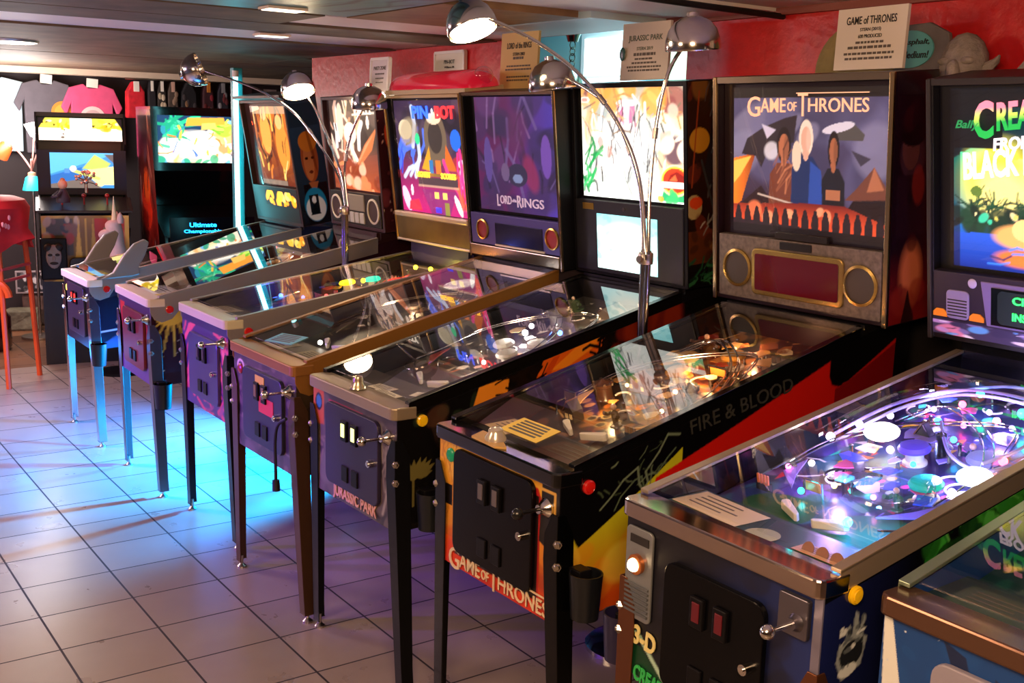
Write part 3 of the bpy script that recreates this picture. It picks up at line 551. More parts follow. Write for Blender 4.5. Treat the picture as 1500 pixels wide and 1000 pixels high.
for j in range(11):
    t = .1+j*.29; l = .085 if j not in (0, 10) else .07; u0, v0 = .042, .38+.012*abs(j-5); dx, dz = math.cos(t), math.sin(t); nx, nz = -dz, dx
    c.poly([(u0+(dx*q*l+nx*w_)/1.4, v0+(dz*q*l+nz*w_)/.37) for q, w_ in ((.12,0),(.4,.011),(.7,.010),(1,0),(.7,-.010),(.4,-.011))], '6e6636')
c.line([(.042,.2),(.042,.45)],.005,'6e6636').blobs(10,['3a2a20','5a3a2a','2a3a2a'],74,.05,.6,.2,.95,(.01,.03),al=.5)
c.poly([(.375,.86),(.40,1.),(.59,1.),(.588,.9),(.5,.87),(.42,.83)],'e86414').poly([(.42,.9),(.5,1.),(.58,1.),(.56,.95),(.47,.88)],'ff9a24',.85).poly([(.4,.9),(.43,.99),(.45,.99),(.42,.87)],'c83a10',.7).poly([(.2,.86),(.215,1.),(.30,.98),(.29,.72),(.24,.74)],'f09428').poly([(.24,.76),(.29,.74),(.29,.86)],'ffc050')
for bx in (.335,.60): c.line([(bx,.5),(bx+.003,.93)],.008,'0c0908').strokes(40,['120b08','1a0f0a'],int(bx*100),bx-.035,.76,bx+.035,1.,L=.04,w=.008,al=1.)
c.ell(.15,.12,.008,.1,'b88a6a').ell(.15,.3,.006,.04,'c8a088').blobs(20,['1c4a2e','2a6a44','3a5a3a'],75,.12,.0,.19,.22,(.004,.012)).ring(.135,.28,.03,.006,'d8b88a').ell(.145,.32,.008,.08,'c02a24').blobs(16,['6a1c14','8a2a14'],76,.62,.5,.9,1.,(.02,.06)); side_art(p, c, drop=.04)
c = Cv(130, 96, 'e8f0ee').grad('e8f4f0','f2d8a8',lo=.4).blobs(26,['b8c8c4','8aa0a0','d8e4e0','f8d8b0','e8b070'],77,0,.3,1,1,(.04,.12),al=.7).blobs(12,['e89a40','f0b060','c86a30','8a4a4a'],78,0,.78,1,1,(.03,.1)).poly([(.33,.6),(.55,.6),(.52,.86),(.36,.86)],'c878a0').ell(.45,.85,.1,.03,'f0d8e0').rect(.42,.62,.47,.84,'fff0f4').ell(.27,.45,.2,.22,'ffffff',.3,.5).ell(.5,.45,.16,.18,'f4faff',0,.6).strokes(90,['38383c','585c60','ffffff','9aa4a8','c8d0d0','ffffff'],79,.05,.02,.8,.7,L=.14,w=.014,ang=1.6).strokes(30,['7a6a58','b88a50','d0b080'],80,.0,.6,1,1,L=.1,w=.012).ell(.19,.5,.03,.06,'b8786a',.2,.4,.7).ell(.28,.42,.025,.06,'b88a80',0,.4,.7).strokes(16,['2cb060','1a8a4a','4ad080'],80,.0,.05,.12,.4,L=.12,w=.02,ang=1.).ell(.88,.45,.1,.13,'6a5058',0,.4).blobs(10,['f4e8d8','c8b8a8'],81,.7,.4,1,.8,(.02,.05)).poly([(.75,.02),(1,.02),(1,.1),(.78,.12)],'2ab070')
c.ell(.88,.2,.135,.135,'f8e8b8').ell(.88,.2,.12,.12,'f0c83a').ell(.88,.2,.105,.105,'d83a18').poly([(.80,.16),(.84,.25),(.9,.28),(.96,.24),(.95,.17)],'8a1608').poly([(.83,.2),(.88,.25),(.9,.2)],'e86a3a').rect(.76,.12,1.,.19,'fffaf0').rect(.78,.13,.99,.135,'e8402a').blobs(6,['3ad070','e0b030'],82,.75,.0,1,.1,(.02,.05)).ell(.04,.88,.05,.03,'f4e4dc').ell(.04,.88,.03,.017,'d89a90')
backglass(p, c, -.276,.306,.303,.722, 1.3)
MB().box((-.3,-.005,.012),(.3,.03,.292)).build('speaker_panel', pm('charcoal_panel','0f0d10',.45), p.bb, bevel=.004)
c = Cv(60, 56, 'a8e8ec').grad('c8f8f8','8adce4').ell(.5,.45,.4,.35,'f2fff4',0,.7).blobs(14,['6ac8d0','e8fff8','58b0c0'],83,0,0,.35,1,(.03,.08),al=.5).blobs(8,['70c8d4'],84,.85,0,1,1,(.02,.05),al=.6)
s_ = sheet('score_screen', c, [(-.17,-.0075,.03),(.17,-.0075,.03),(-.17,-.0075,.243),(.17,-.0075,.243)], artmat('lit_art_1.30',.3,1.3), p.bb)
MB().box((-.255,-.007,.255),(-.19,-.004,.28)).build('maker_plate', GOLD, p.bb, bevel=.002); MB().cyl((-.01,-.004,.268),(-.01,-.012,.268),.007).build('panel_lock', CHROME, p.bb, smooth=True)
c = Cv(60, 170, '1a1210').grad('0c0a0a','3a1e10').ell(.3,.72,.25,.06,'c88a24').ell(.15,.4,.2,.06,'b09a60').ell(.2,.42,.16,.03,'d8481c').rect(.0,.12,1,.28,'5a2c14').blobs(20,['3a2014','8a5a24','6a2a1a'],85,0,.1,1,1,(.06,.16),al=.7).poly([(.55,1.),(.85,.98),(.9,.86),(.8,.72),(1,.6),(.9,.45),(.6,.46),(.4,.56),(.55,.7),(.6,.82)],'211f24').strokes(22,['3a383e','504a4e','141214'],86,.4,.4,.95,1,L=.2,w=.04,ang=1.3).line([(.35,.62),(.5,.5),(.62,.4),(.7,.3)],.05,'38363a').strokes(10,['c8bcae','8a8278'],87,.3,.24,.9,.34,L=.2,w=.025,ang=.6).strokes(26,['1e4a30','2e6a40','14301e'],88,0,0,1,.14,L=.25,w=.04,ang=.4).line([(.1,.5),(.3,.95)],.03,'a0421c'); box_side_art(p, c)
c = Cv(180, 320, '3a3634').blobs(120,['4a4440','2a2826','5c5448','3c3a40'],89,r=(.02,.07)).tri(60,['8a7a60','5a6a6a','9a4a38','c8b898','e8e0d0'],90,.02,.3,.98,.98,r=.04).strokes(40,['d8d0c0','1a1818','8a5a3a'],92,.05,.25,.95,.95,L=.08,w=.008).ell(.3,.25,.2,.05,'5a4a50').blobs(10,['e8dcc8','c86a40','d8b0a0'],91,.3,.3,.8,.5,(.02,.03))
playfield(p, c, 5, bumpers=[(.1,.56,'d8d8d0',0),(.0,.62,'d8d8d0',0),(.12,.68,'d8d8d0',0)], pal=('d8c8b0','6a6a70','b09068','8a3a30','c8c8c8'), cards=[(-.02,.13,.11,.05,'cfc4ae',.1),(.05,.1,.14,.045,'d8cfba',0),(.19,.2,.17,.05,'eadfca',.4)], apron='4a443e', plast=14, posts=16, bulbs=[(.0,.72,.05,'ffffff',18,.014),(-.04,.78,.05,'fff8f0',20,.012),(.1,.8,.04,'3a6aff',18,.012),(.12,.47,.02,'fff4e0',10,.011),(.19,.42,.02,'fff4e0',10,.011),(.04,.5,.02,'fff4e0',8,.01)],
  glow=[(0,.7,'fff4ec',2.2),(.05,.45,'ffe8d0',.7),(0,1.,'ffd0a0',.7)], wires=2, mech=[(-.05,.92,.16,.12,.08,'6e6658'),(.1,1.05,.12,.1,.07,'8a7452'),(-.16,1.08,.1,.14,.06,'4a5a3c')], rimes=12)
tt = MB().lathe([(.028,0),(.026,.008),(.018,.02),(.019,.03),(.016,.04),(1e-6,.044)],16).build('launch_knob', pm('knob_metal','c8b898',.25,.8), p.bar, M=T((.0,.03,.95)), smooth=True)
cup_holder(p, 1, .56, .1, '10151a'); P5 = p

# --- 6: dragons and thrones
p = pin_base('black pinball machine with flame orange front and dark red display', G_,
  (-2.383,1.634,.005,.95,.277,1.134,.62,1.174,.714,1.24,.745,.084),
  dict(cab=pm('black_cabinet','100e10'), leg=pm('leg_gloss_black','040405',.25,.2,coat=.3), rail=BLACKG, rw=.025, bar=BLACKG, btn=RED_BTN, box=pm('wine_black_box','1c0a10',.3), door=(-.19,.187,.598,.905), doorm=pm('black_textured_door','070506',.25), slotlit=pm('smoke_slot','5a5258',.3), knob=pm('black_knob','101012',.3), start=(-.222,.872,pm('green_start','0f7a52',.3,es=.3)), trim=pm('champagne_trim','b59a70',.25,1.), tw=.017, toptrim=pm('pewter_trim','8a7a66',.3,1.)))
c = Cv(210, 165, 'd8801c').grad('b81a10','d89a2c',hi=.75).blobs(30,['e8b040','f0c860','d8701c','c84a14'],101,0,.3,1,1,(.04,.1),al=.35).grad('b01a12','e86a1c',hi=.35,mask=np.tile((np.arange(165)/165<.22)[:,None],(1,210))).blobs(16,['8a100c','d83a1a'],102,0,0,1,.3,(.05,.12),al=.4).strokes(20,['a85c14','8a3a10'],103,.0,.3,.16,1,L=.12,w=.01,ang=1.3,al=.5).poly([(.2,.93),(.84,.93),(.86,.88),(.87,.7),(.84,.7),(.83,.87),(.8,.89),(.2,.89)],'b01c20').rect(.145,.1,.86,.88,'a01818').rect(.155,.11,.85,.875,'1a0d0e').poly([(.855,.56),(.95,.5),(1,.52),(1,1.),(.87,1.)],'15100e').line([(.86,.94),(.965,.94),(.965,.56)],.016,'d0a048').rect(.055,.48,.125,.64,'14100e')
front_art(p, c, flat=None)
tall_caps(p.cab, THRONES, pm('ivory_letters','d9c3a0',.5), T((-.005,.006,.572)) @ FRONT); MB().box((-.01,.005,.604),(.26,.0085,.608)).build('title_bar', pm('ivory_letters','d9c3a0'), p.cab)
c = Cv(420, 140, '070608').poly([(.0,.0),(.0,.62),(.02,.66),(.04,.52),(.28,.8),(.3,.0)],'c8b41c').grad('c04a10','b8b820',lo=.1,hi=.62,mask=Cv(420,140).mpoly([(.0,.0),(.0,.62),(.018,.68),(.045,.5),(.3,.86),(.3,.0)])).blobs(16,['e0d850','8a6a10','d8781c'],104,.02,.1,.2,.5,(.015,.04),al=.35).poly([(.045,.5),(.3,.86),(.3,1.),(.0,1.),(.0,.78)],'070608').poly([(.215,.45),(.232,.744),(.37,.805),(.537,.876),(.727,.945),(.728,.86),(.738,.81),(.76,.785),(.79,.79),(.95,.9),(.95,.6),(.5,.2),(.22,.1)],'c21810').poly([(.75,.78),(.79,.79),(.95,.88),(.95,.6),(.75,.5)],'7a0c10').poly([(.3,.3),(.6,.66),(.6,.5),(.3,.12)],'8a0e0c',.6)
R = random.Random(5); pts = [(.1,.72),(.12,.8),(.15,.87),(.18,.86),(.185,.76),(.2,.7),(.215,.74),(.21,.82),(.235,.9),(.26,.94),(.29,.96)]
c.line([(a+R.gauss(0,.004),b+R.gauss(0,.02)) for a,b in pts],.004,'6f7f6a').line([(a*.8+.05+R.gauss(0,.004),b*.85+.05+R.gauss(0,.02)) for a,b in pts],.003,'586a54').strokes(16,['6a7a62','45543f'],106,.1,.74,.26,.95,L=.018,w=.003)
side_art(p, c, drop=.028)
text('slogan_lettering','FIRE & BLOOD',.41,.042,pm('grey_letters','32322f',.4),p.cab,T((.2885,.65,1.052)) @ Matrix.Rotation(.19,4,'X') @ SIDE,off=.0,d=.0015)
c = Cv(190, 150, '4a4466').grad('301824','4e4a70',lo=.1,hi=.9).blobs(26,['5c5880','6a6890','3c3856','8884a4'],107,0,.35,1,.95,(.06,.15),al=.6).rect(0,.93,1,1,'16100f').grad('ff8a20','8a3410','u',0,.16,mask=Cv(190,150).mpoly([(0,.52),(.16,.56),(.1,.36),(.06,.22),(0,.18)])).poly([(0,.5),(.13,.54),(.05,.4),(0,.34)],'ffc858').poly([(.06,.55),(.1,.66),(.22,.74),(.36,.8),(.44,.82),(.42,.64),(.3,.6),(.24,.56),(.2,.46),(.16,.54)],'2c2228').poly([(.2,.76),(.3,.72),(.24,.66)],'c8c0d8').ell(.27,.58,.05,.06,'d8d4e0',.5,.3,.8)
c.poly([(.62,.74),(.8,.76),(.86,.7),(.85,.66),(.7,.66)],'4e4a48').ell(.7,.74,.1,.03,'d0ccdc',.2).poly([(.78,.6),(.9,.55),(.84,.5)],'3a3444').poly([(.75,.28),(.82,.36),(.92,.5),(1,.36),(1,.28)],'6a3c2c').poly([(.88,.34),(.92,.5),(.98,.36)],'a86848').poly([(.7,.1),(.8,.28),(1,.3),(1,.1)],'1c0e10').poly([(.05,.2),(.2,.34),(.3,.2)],'281418')
def figure(cx, top, w, skin, hair, coat, base=.22):
    c.poly([(cx-w,base),(cx-w*.95,top-.3),(cx-w*.45,top-.22),(cx+w*.45,top-.22),(cx+w*.95,top-.3),(cx+w,base)],coat); c.ell(cx,top-.1,w*.48,.12,hair); c.ell(cx,top-.2,w*.2,.05,skin); c.ell(cx,top-.11,w*.34,.085,skin); c.ell(cx+w*.18,top-.11,w*.18,.08,hair,0,.5,.35)
figure(.355,.72,.1,'b06a48','1a0f0e','6e3826'); c.strokes(14,['9a5a3c','3c1c14','c07a54'],108,.28,.26,.44,.5,L=.1,w=.012,ang=1.2,al=.7); figure(.675,.7,.075,'a0603e','1c1010','17131a'); c.rect(.63,.27,.72,.34,'a86a48'); figure(.5,.77,.095,'d8a890','e4d6c4','182a58'); c.poly([(.52,.22),(.53,.52),(.6,.46),(.61,.22)],'2a4aa0').ell(.44,.55,.03,.1,'dccbb4')
c.line([(.18,.28),(.6,.19)],.008,'d0c0b4').grad('d8502a','6a1c18',lo=.1,hi=.24,mask=Cv(190,150).mpoly([(0,.1),(0,.2),(.5,.24),(.75,.24),(1,.14),(1,.05)])).blobs(8,['ffc090','ff8a5a'],109,.05,.1,.8,.2,(.02,.04),al=.6)
for k in range(15): c.ell(.04+k*.066,.1,.024,.08,'241a20'); c.ell(.04+k*.066,.175,.012,.022,'201820')
c.rect(0,0,1,.07,'140c0e')
backglass(p, c, -.285,.326,.235,.705, .62)
tall_caps(p.bb, THRONES, pm('peach_lit_letters','f0b48c',.4,es=.75), T((0,.008,.648)) @ FRONT); MB().box((-.01,.006,.687),(.262,.008,.690)).build('title_bar', pm('peach_lit_letters','f0b48c'), p.bb)
MB().box((-.332,-.002,.012),(.332,.03,.225)).build('speaker_panel', pm('mottled_grey_panel','685c54',.45,.2,noise=.35,nscale=60), p.bb, bevel=.003)
for s in (-1, 1): speaker(p, s*.252+.008, .115, .064, pm('bright_gold_ring','c8a860',.25,.9), pm('dark_grille','3a3230',.6))
MB().prism(rrect(-.175,.2,.035,.19,.02), -.012, .0, 'y').build('display_frame', pm('bright_gold_ring','c8a860'), p.bb, bevel=.004)
MB().prism(rrect(-.158,.183,.052,.173,.008), -.014, -.011, 'y').build('score_display', pm('dark_red_display','4a0810',.12,es=.25,coat=.5), p.bb)
MB().box((-.06,-.006,.195),(.07,-.001,.22)).build('maker_plate', pm('plate_black','1a1614',.3), p.bb, bevel=.002); MB().box((-.08,-.004,.228),(.13,.01,.25)).build('glass_handle', pm('dark_channel','1e1816',.3), p.bb, bevel=.002)
c = Cv(50, 150, '200a10').grad('7a1410','1c0a12',hi=.3).ell(.45,.68,.3,.1,'3a2024').ell(.4,.7,.2,.08,'5a302a').ell(.45,.76,.3,.05,'150a0c').rect(.1,.35,.9,.6,'241018').ell(.5,.2,.25,.12,'c86a38',0,.6).blobs(12,['8a2418','3a0e14','100a10'],110,r=(.08,.2),al=.6).poly([(.3,.0),(.45,.14),(.6,.0)],'2a0c0a'); box_side_art(p, c)
c = Cv(180, 300, '2e1c14').blobs(200,['5a3418','7a4820','3c2418','241610','8a5a28'],111,r=(.015,.06)).blobs(40,['c88a38','e0a040','b86a24'],112,.1,.35,.9,.75,(.01,.03)).tri(40,['a0542c','c8965a','5a2a1a','6a4a30'],113,r=.05).strokes(30,['d8a860','1a100c'],114,w=.008)
for k in range(9): c.ell(.3+.055*k,.27+.015*((k*7)%5),.03,.018,'8a7a58',.4).ell(.3+.055*k,.27+.015*((k*7)%5),.022,.012,'3c3024',.4)
playfield(p, c, 6, bumpers=[(-.1,.82,'b8863c',0),(.02,.9,'b8863c',0),(-.04,.72,'b8863c',0)], pal=('b07a3c','8a5428','d8a860','6a3c22','c8b48a','902818'), cards=[(-.17,.17,.12,.1,'d8bd8a',-.1),(.14,.15,.2,.12,'4a2a24',0)], apron='1c1312', plast=30, posts=20, rimes=12, glow=[(-.05,.45,'ffd08a',1.1),(.05,.75,'ffb868',1.4),(0,1.,'ffb080',.8)], mech=[(-.11,.36,.05,.05,.07,'3a3028'),(.03,.40,.05,.05,.075,'6a5a40'),(.13,.37,.06,.04,.06,'8a6a3a'),(-.2,.42,.07,.06,.07,'5a4a34'),(-.16,.52,.1,.08,.07,'4a2a1c'),(-.1,.62,.13,.05,.065,'6a4024'),(-.14,.95,.12,.14,.075,'5a3a26'),(.14,.96,.1,.12,.07,'4e2e22'),(.05,.8,.1,.06,.06,'d87a3a'),(.12,.62,.06,.06,.08,'3a2a24')], wires=3, bulbs=[(.05,.62,.03,'ffcf80',10,.009),(-.12,.58,.03,'ffcf80',8,.008),(.12,.5,.03,'ffd890',8,.008),(.14,.84,.03,'ff7a3a',9,.008),(-.02,.95,.04,'ffb060',8,.008)])
tt = MB().prism([(-.06,-.028),(.06,-.034),(.085,-.012),(.0,.03),(-.09,.03)], 0, .006).build('launch_plaque', pm('tan_plaque','c39a58',.4), p.bar, M=T((-.04,.025,.9545)))
MB().lathe([(.03,0),(.03,.008),(.021,.022),(.02,.03),(.012,.036),(1e-6,.038)],16).build('action_button', pm('pearl_knob','c8bcae',.2,.4), tt, M=T((.01,.004,.006)), smooth=True)
cup_holder(p, 1, .58, .06, '0d1016'); P6 = p

# --- 7: lagoon creature, chrome rails, the brightest playfield
p = pin_base('chrome-railed pinball machine with sparkling violet playfield and glowing lagoon backglass', G_,
  (-1.563,1.639,-.005,.963,.233,1.233,.62,1.199,.704,1.234,.733,.165),
  dict(legtop=.775, cab=pm('midnight_cabinet','08080f',.25), leg=pm('leg_copper','7a4c34',.3,.8), rail=pm('warm_satin_rail','a39482',.28,.6), rw=.045, bar=pm('chrome_bar','c4b4a8',.1,1.), btn=YEL_BTN, box=pm('black_box','0d0c10',.4), door=(-.14,.155,.57,.865), doorm=pm('navy_black_door','060609',.22), slotlit=pm('dark_red_slot','5a1420',.3), plm=pm('plunger_plate','77737e',.3,.9), trim=pm('dark_edge','2a2422',.4), tw=.014))
c = Cv(150, 110, '0a0916').grad('0b0a14','1a2a66','u',.45,1.).blobs(30,['14142a','0c0c18'],121,r=(.03,.1),al=.5)
c.rect(.058,.0,.07,.6,'8a94a0').poly([(.06,.2),(.12,.2),(.3,.0),(.06,.0)],'0c3a22').poly([(.07,.28),(.12,.22),(.2,.12),(.3,.0),(.34,.0),(.2,.16),(.1,.29)],'a8c8b0').poly([(.07,.29),(.15,.2),(.17,.17),(.1,.27)],'3aa070')
c.ell(.1,.52,.06,.07,'e0d69a').ell(.09,.545,.05,.02,'6a3a80',-.4).ell(.115,.5,.018,.03,'5a4c38').poly([(.04,.58),(.11,.62),(.15,.56),(.12,.56)],'e6dea8')
for (a, b, col) in ((.80,.28,'e4e2e6'),(.865,.23,'c89ad8'),(.8,.13,'dcdae0'),(.87,.1,'e6e2ea'),(.84,.02,'d8d4dc')): c.poly([(a-.04,b),(a-.01,b+.07),(a+.04,b+.03),(a+.02,b-.05)],col).blobs(4,['3a3440'],int(a*100+b*50),a-.02,b-.02,a+.02,b+.03,(.003,.005))
front_art(p, c)
MB().prism(rrect(.188,.262,.832,.915,.006), -.004, .0095, 'y').build('plunger_plate', pm('plunger_plate','77737e',.3,.9), p.cab, bevel=.002)
pl = MB().prism(rrect(-.278,-.188,.685,.905,.014), .003, .0095, 'y').build('start_plate', pm('grey_plate','8c9094',.35,.6), p.cab, bevel=.002)
MB().box((-.262,.001,.868),(-.2,.004,.887)).build('plate_window', INK, pl); MB().lathe([(.024,0),(.024,.01),(.018,.012)],20,T((-.235,.003,.82)) @ Matrix.Rotation(PI/2,4,'X')).build('button_ring', pm('copper_ring','b0683c',.3,.7), pl, smooth=True)
MB().ball((-.235,-.009,.82),.016).build('lit_button', pm('warm_lit','ffd8a0',.3,es=9), pl, smooth=True)
for k in range(7): MB().box((-.272,-.002,.70+k*.011),(-.194,.0035,.705+k*.011)).build('vent_rib', pm('rib_grey','6a6e74',.4,.5), pl)
text('sign_lettering','3-D',.075,.048,pm('cream_letters','ddd08a',.5),p.cab,T((-.203,.006,.645)) @ FRONT @ Matrix.Rotation(-.1,4,'Z'),off=.03)
text('pennant_lettering','CREATURE',.16,.04,pm('green_letters','2fae52',.5),p.cab,T((-.155,.006,.548)) @ FRONT @ Matrix.Rotation(-.12,4,'Z'),off=.03)
c = Cv(360, 130, '0c1030').grad('141c50','08070b','u',.0,.2).poly([(.0,.0),(.0,.12),(.12,.3),(.3,.3),(.4,.0)],'2f7a58').grad('1a3a30','4a9a78','u',0,.3,mask=Cv(360,130).mpoly([(.0,.0),(.0,.14),(.1,.34),(.22,.36),(.4,.0)])).blobs(30,['7ab89a','246048','9accb0'],124,.0,.0,.2,.24,(.006,.02),al=.6).poly([(.035,.62),(.05,.5),(.09,.54),(.1,.68),(.09,.7),(.093,.8),(.088,.82),(.08,.72),(.077,.84),(.07,.86),(.066,.74),(.06,.8),(.053,.78),(.052,.7),(.04,.72)],'8e989c').ell(.068,.63,.025,.075,'1e2126').ell(.062,.545,.02,.035,'cdd5d8').blobs(26,['1c2026','d8e0e2','5a6268'],126,.04,.56,.092,.8,(.003,.006)).ell(.25,.9,.03,.12,'1e7a22').ell(.25,.91,.022,.09,'3aa838').poly([(.3,.7),(.315,1.),(.325,.8),(.335,1.),(.345,.72)],'2c8a2c').ell(.42,.95,.09,.16,'2e8a2a').blobs(50,['50b848','1c5a1c','3c9a34','143c14'],127,.23,.72,.6,1.,(.008,.022)).strokes(30,['124812','6ac85a'],128,.23,.72,.6,1.,L=.03,w=.004)
side_art(p, c, drop=.05)
MB().box((.268,.0065,.545),(.2885,.0105,.93)).build('corner_edge', pm('pale_edge','8c88a0',.3,.6), p.cab)
c = Cv(170, 140, '03202c').grad('06121c','02303c').poly([(0,.0),(0,.62),(.12,.7),(.3,.6),(1,.9),(1,0)],'08b8a0').grad('0a5ab8','14d0a0',lo=.2,hi=.7,mask=Cv(170,140).mpoly([(0,.2),(0,.55),(.04,.66),(.3,.62),(.6,.68),(1,.66),(1,.2)])).ell(.22,.5,.18,.2,'e8e840',.3,.7).ell(.25,.42,.14,.14,'fff890',0,.7).ell(.72,.5,.3,.22,'10d8c0',0,.6).ell(.55,.55,.1,.16,'d8f8b0',0,.6).ell(.95,.4,.2,.3,'0aa0b8',0,.5)
for (a, b, s) in ((.1,.36,.07),(.2,.35,.08),(.36,.36,.07),(.5,.37,.06),(.64,.36,.08),(.8,.36,.07),(.92,.35,.06)): c.line([(a,.2),(a,b)],.008,'04241a').strokes(16,['052e20','0a4a30'],int(a*100),a-s*.4,b-.05,a+s*.4,b+.02,L=.06,w=.008,al=1.)
c.blobs(60,['04241c','0a3c28','063020'],131,0,.22,1,.33,(.02,.05)).blobs(14,['d8d060','e8e0a0','3ad0a0'],132,.1,.24,.9,.33,(.01,.02)).grad('0a2a8a','1a5ad0',lo=.0,hi=.22,mask=Cv(170,140).mpoly([(0,0),(0,.2),(1,.24),(1,0)])).ell(.36,.2,.15,.07,'f0b060',0,.3).ell(.36,.24,.06,.06,'f8d080').ell(.36,.08,.14,.05,'e07a30',0,.4).strokes(16,['3a8af0','0a1a5a'],133,0,.02,1,.2,L=.1,w=.01,ang=0.).line([(.5,.5),(.62,.58),(.74,.56),(.9,.68)],.03,'2ae0c8').line([(.62,.58),(.66,.5),(.72,.48)],.02,'18b8a8').ell(.12,.44,.03,.03,'5a7a30').rect(0,.68,.25,1,'050a10').rect(0,.9,1,1,'060a0e')
c.a[:, :6] *= .3
backglass(p, c, -.283,.30,.215,.70, .95)
gm = pm('rainbow_lit_letters','e8f0a0',.4,es=.9)
nt = gm.node_tree; tc = nt.nodes.new('ShaderNodeTexCoord'); sp_ = nt.nodes.new('ShaderNodeSeparateXYZ'); cr = nt.nodes.new('ShaderNodeValToRGB')
cr.color_ramp.elements[0].position = .2; cr.color_ramp.elements[0].color = lin('1fae4a')+[1]; cr.color_ramp.elements[1].position = .9; cr.color_ramp.elements[1].color = lin('f08aa0')+[1]; e_ = cr.color_ramp.elements.new(.55); e_.color = lin('c8e860')+[1]
nt.links.new(tc.outputs['Generated'], sp_.inputs[0]); nt.links.new(sp_.outputs['Y'], cr.inputs[0]); nt.links.new(cr.outputs[0], nt.nodes['Principled BSDF'].inputs['Emission Color']); nt.links.new(cr.outputs[0], nt.nodes['Principled BSDF'].inputs['Base Color'])
wl = pm('pale_lit_lagoon_letters','fbe9f0',.4,es=1.)
lettered(p,'title_lettering','C',-.185,.622,.06,.10,gm,rot=.1,shear=.15,off=.03); lettered(p,'title_lettering','REATURE',-.035,.64,.235,.075,gm,rot=.09,shear=.15,off=.03); lettered(p,'title_lettering','FROM THE',-.06,.567,.2,.034,wl,rot=.1,shear=.15,off=.03)
lettered(p,'title_lettering','BLACK LAGOON',-.05,.52,.40,.075,wl,rot=.12,shear=.15,off=.03)
lettered(p,'maker_lettering','Bally',-.235,.607,.07,.028,pm('green_lit','2a9a58',.4,es=.5),shear=.3)
MB().box((-.335,-.003,.014),(.335,.03,.2)).build('speaker_panel', pm('plum_panel','241c2c',.45), p.bb, bevel=.003)
c = Cv(140, 30, '3a3050').blobs(40,['d07aa0','5a9ad8','b088c8','7a6aa8','e8d8e8','30284a'],136,r=(.015,.05)).rect(0,.85,1,1,'241c34').strokes(20,['e8e0f0','1c1830'],137,L=.05,w=.008,ang=0.); sheet('car_artwork', c, [(-.335,-.0045,.016),(.335,-.0045,.016),(-.335,-.0045,.062),(.335,-.0045,.062)], artmat('lit_art_0.25',.5,.25), p.bb)
for s in (-.255,.255):
    sk = MB().prism(rrect(s-.036,s+.036,.066,.15,.014),-.007,.0,'y').build('speaker_ring', pm('lilac_grille','8a80a4',.4), p.bb, bevel=.003)
    for k in range(6): MB().box((s-.03,-.0085,.075+k*.009),(s+.03,-.006,.078+k*.009)).build('speaker_slot', INK, sk)
for s in (-.31,-.195): MB().prism([(s-.022,.068),(s+.022,.068),(s+.022,.08),(s+.01,.09),(s-.012,.09),(s-.022,.08)],-.007,.0,'y').build('orange_car', pm('orange_print','e0801c',.5,es=.2), p.bb)
MB().ball((-.21,-.004,.175),.014,sc=(1,.3,1)).build('pale_emblem', pm('lilac_white','b8acc8',.5), p.bb, smooth=True)
MB().prism([(-.165,.06),(.19,.06),(.2,.185),(-.185,.185)],-.006,.0,'y').build('display_bezel', pm('lilac_bezel','7a6c98',.4), p.bb, bevel=.003); MB().box((-.15,-.009,.067),(.17,-.004,.172)).build('score_display', pm('display_teal','0c1416',.15), p.bb)
MB().prism(rrect(-.13,.155,.073,.166,.015),-.0105,-.009,'y').build('display_border', pm('display_border','20302e',.3), p.bb)
for a_, t_, w_ in (('CREDITS 0',.145,.17),('INSERT COIN',.1,.17)): lettered(p,'display_lettering',a_,.0,t_,w_,.022,pm('green_led','2af05a',.4,es=2.5),y=-.012,off=.02)
c = Cv(260, 420, '2a2250').blobs(160,['3a2c6a','2a3a7a','4a3a8a','1c2a4a','3a6a8a'],141,r=(.02,.07)).blobs(40,['6a4a9a','2a7a6a','8a5ab0','1a5a4a'],142,r=(.02,.06)).tri(60,['e0b030','d03a50','2ab09a','e8e0f0','5a8af0','e87a3a','c868c8'],143,.05,.28,.95,.95,.04).strokes(40,['e8e8f8','8a7ae0','1c1440'],144,w=.007,L=.1).ell(.72,.22,.2,.08,'1c6a4c',.3).ell(.3,.2,.18,.06,'2a5a3a')
for k in range(12): c.ell(.2+.05*k+.02*math.sin(k*3),.42+.03*math.cos(k*2.2),.02,.01,('e8b020','f0f0e8','e0508a')[k%3],.5)
for a in (.15,.4,.65): c.rect(a,.86,a+.2,.875,'28a05a')
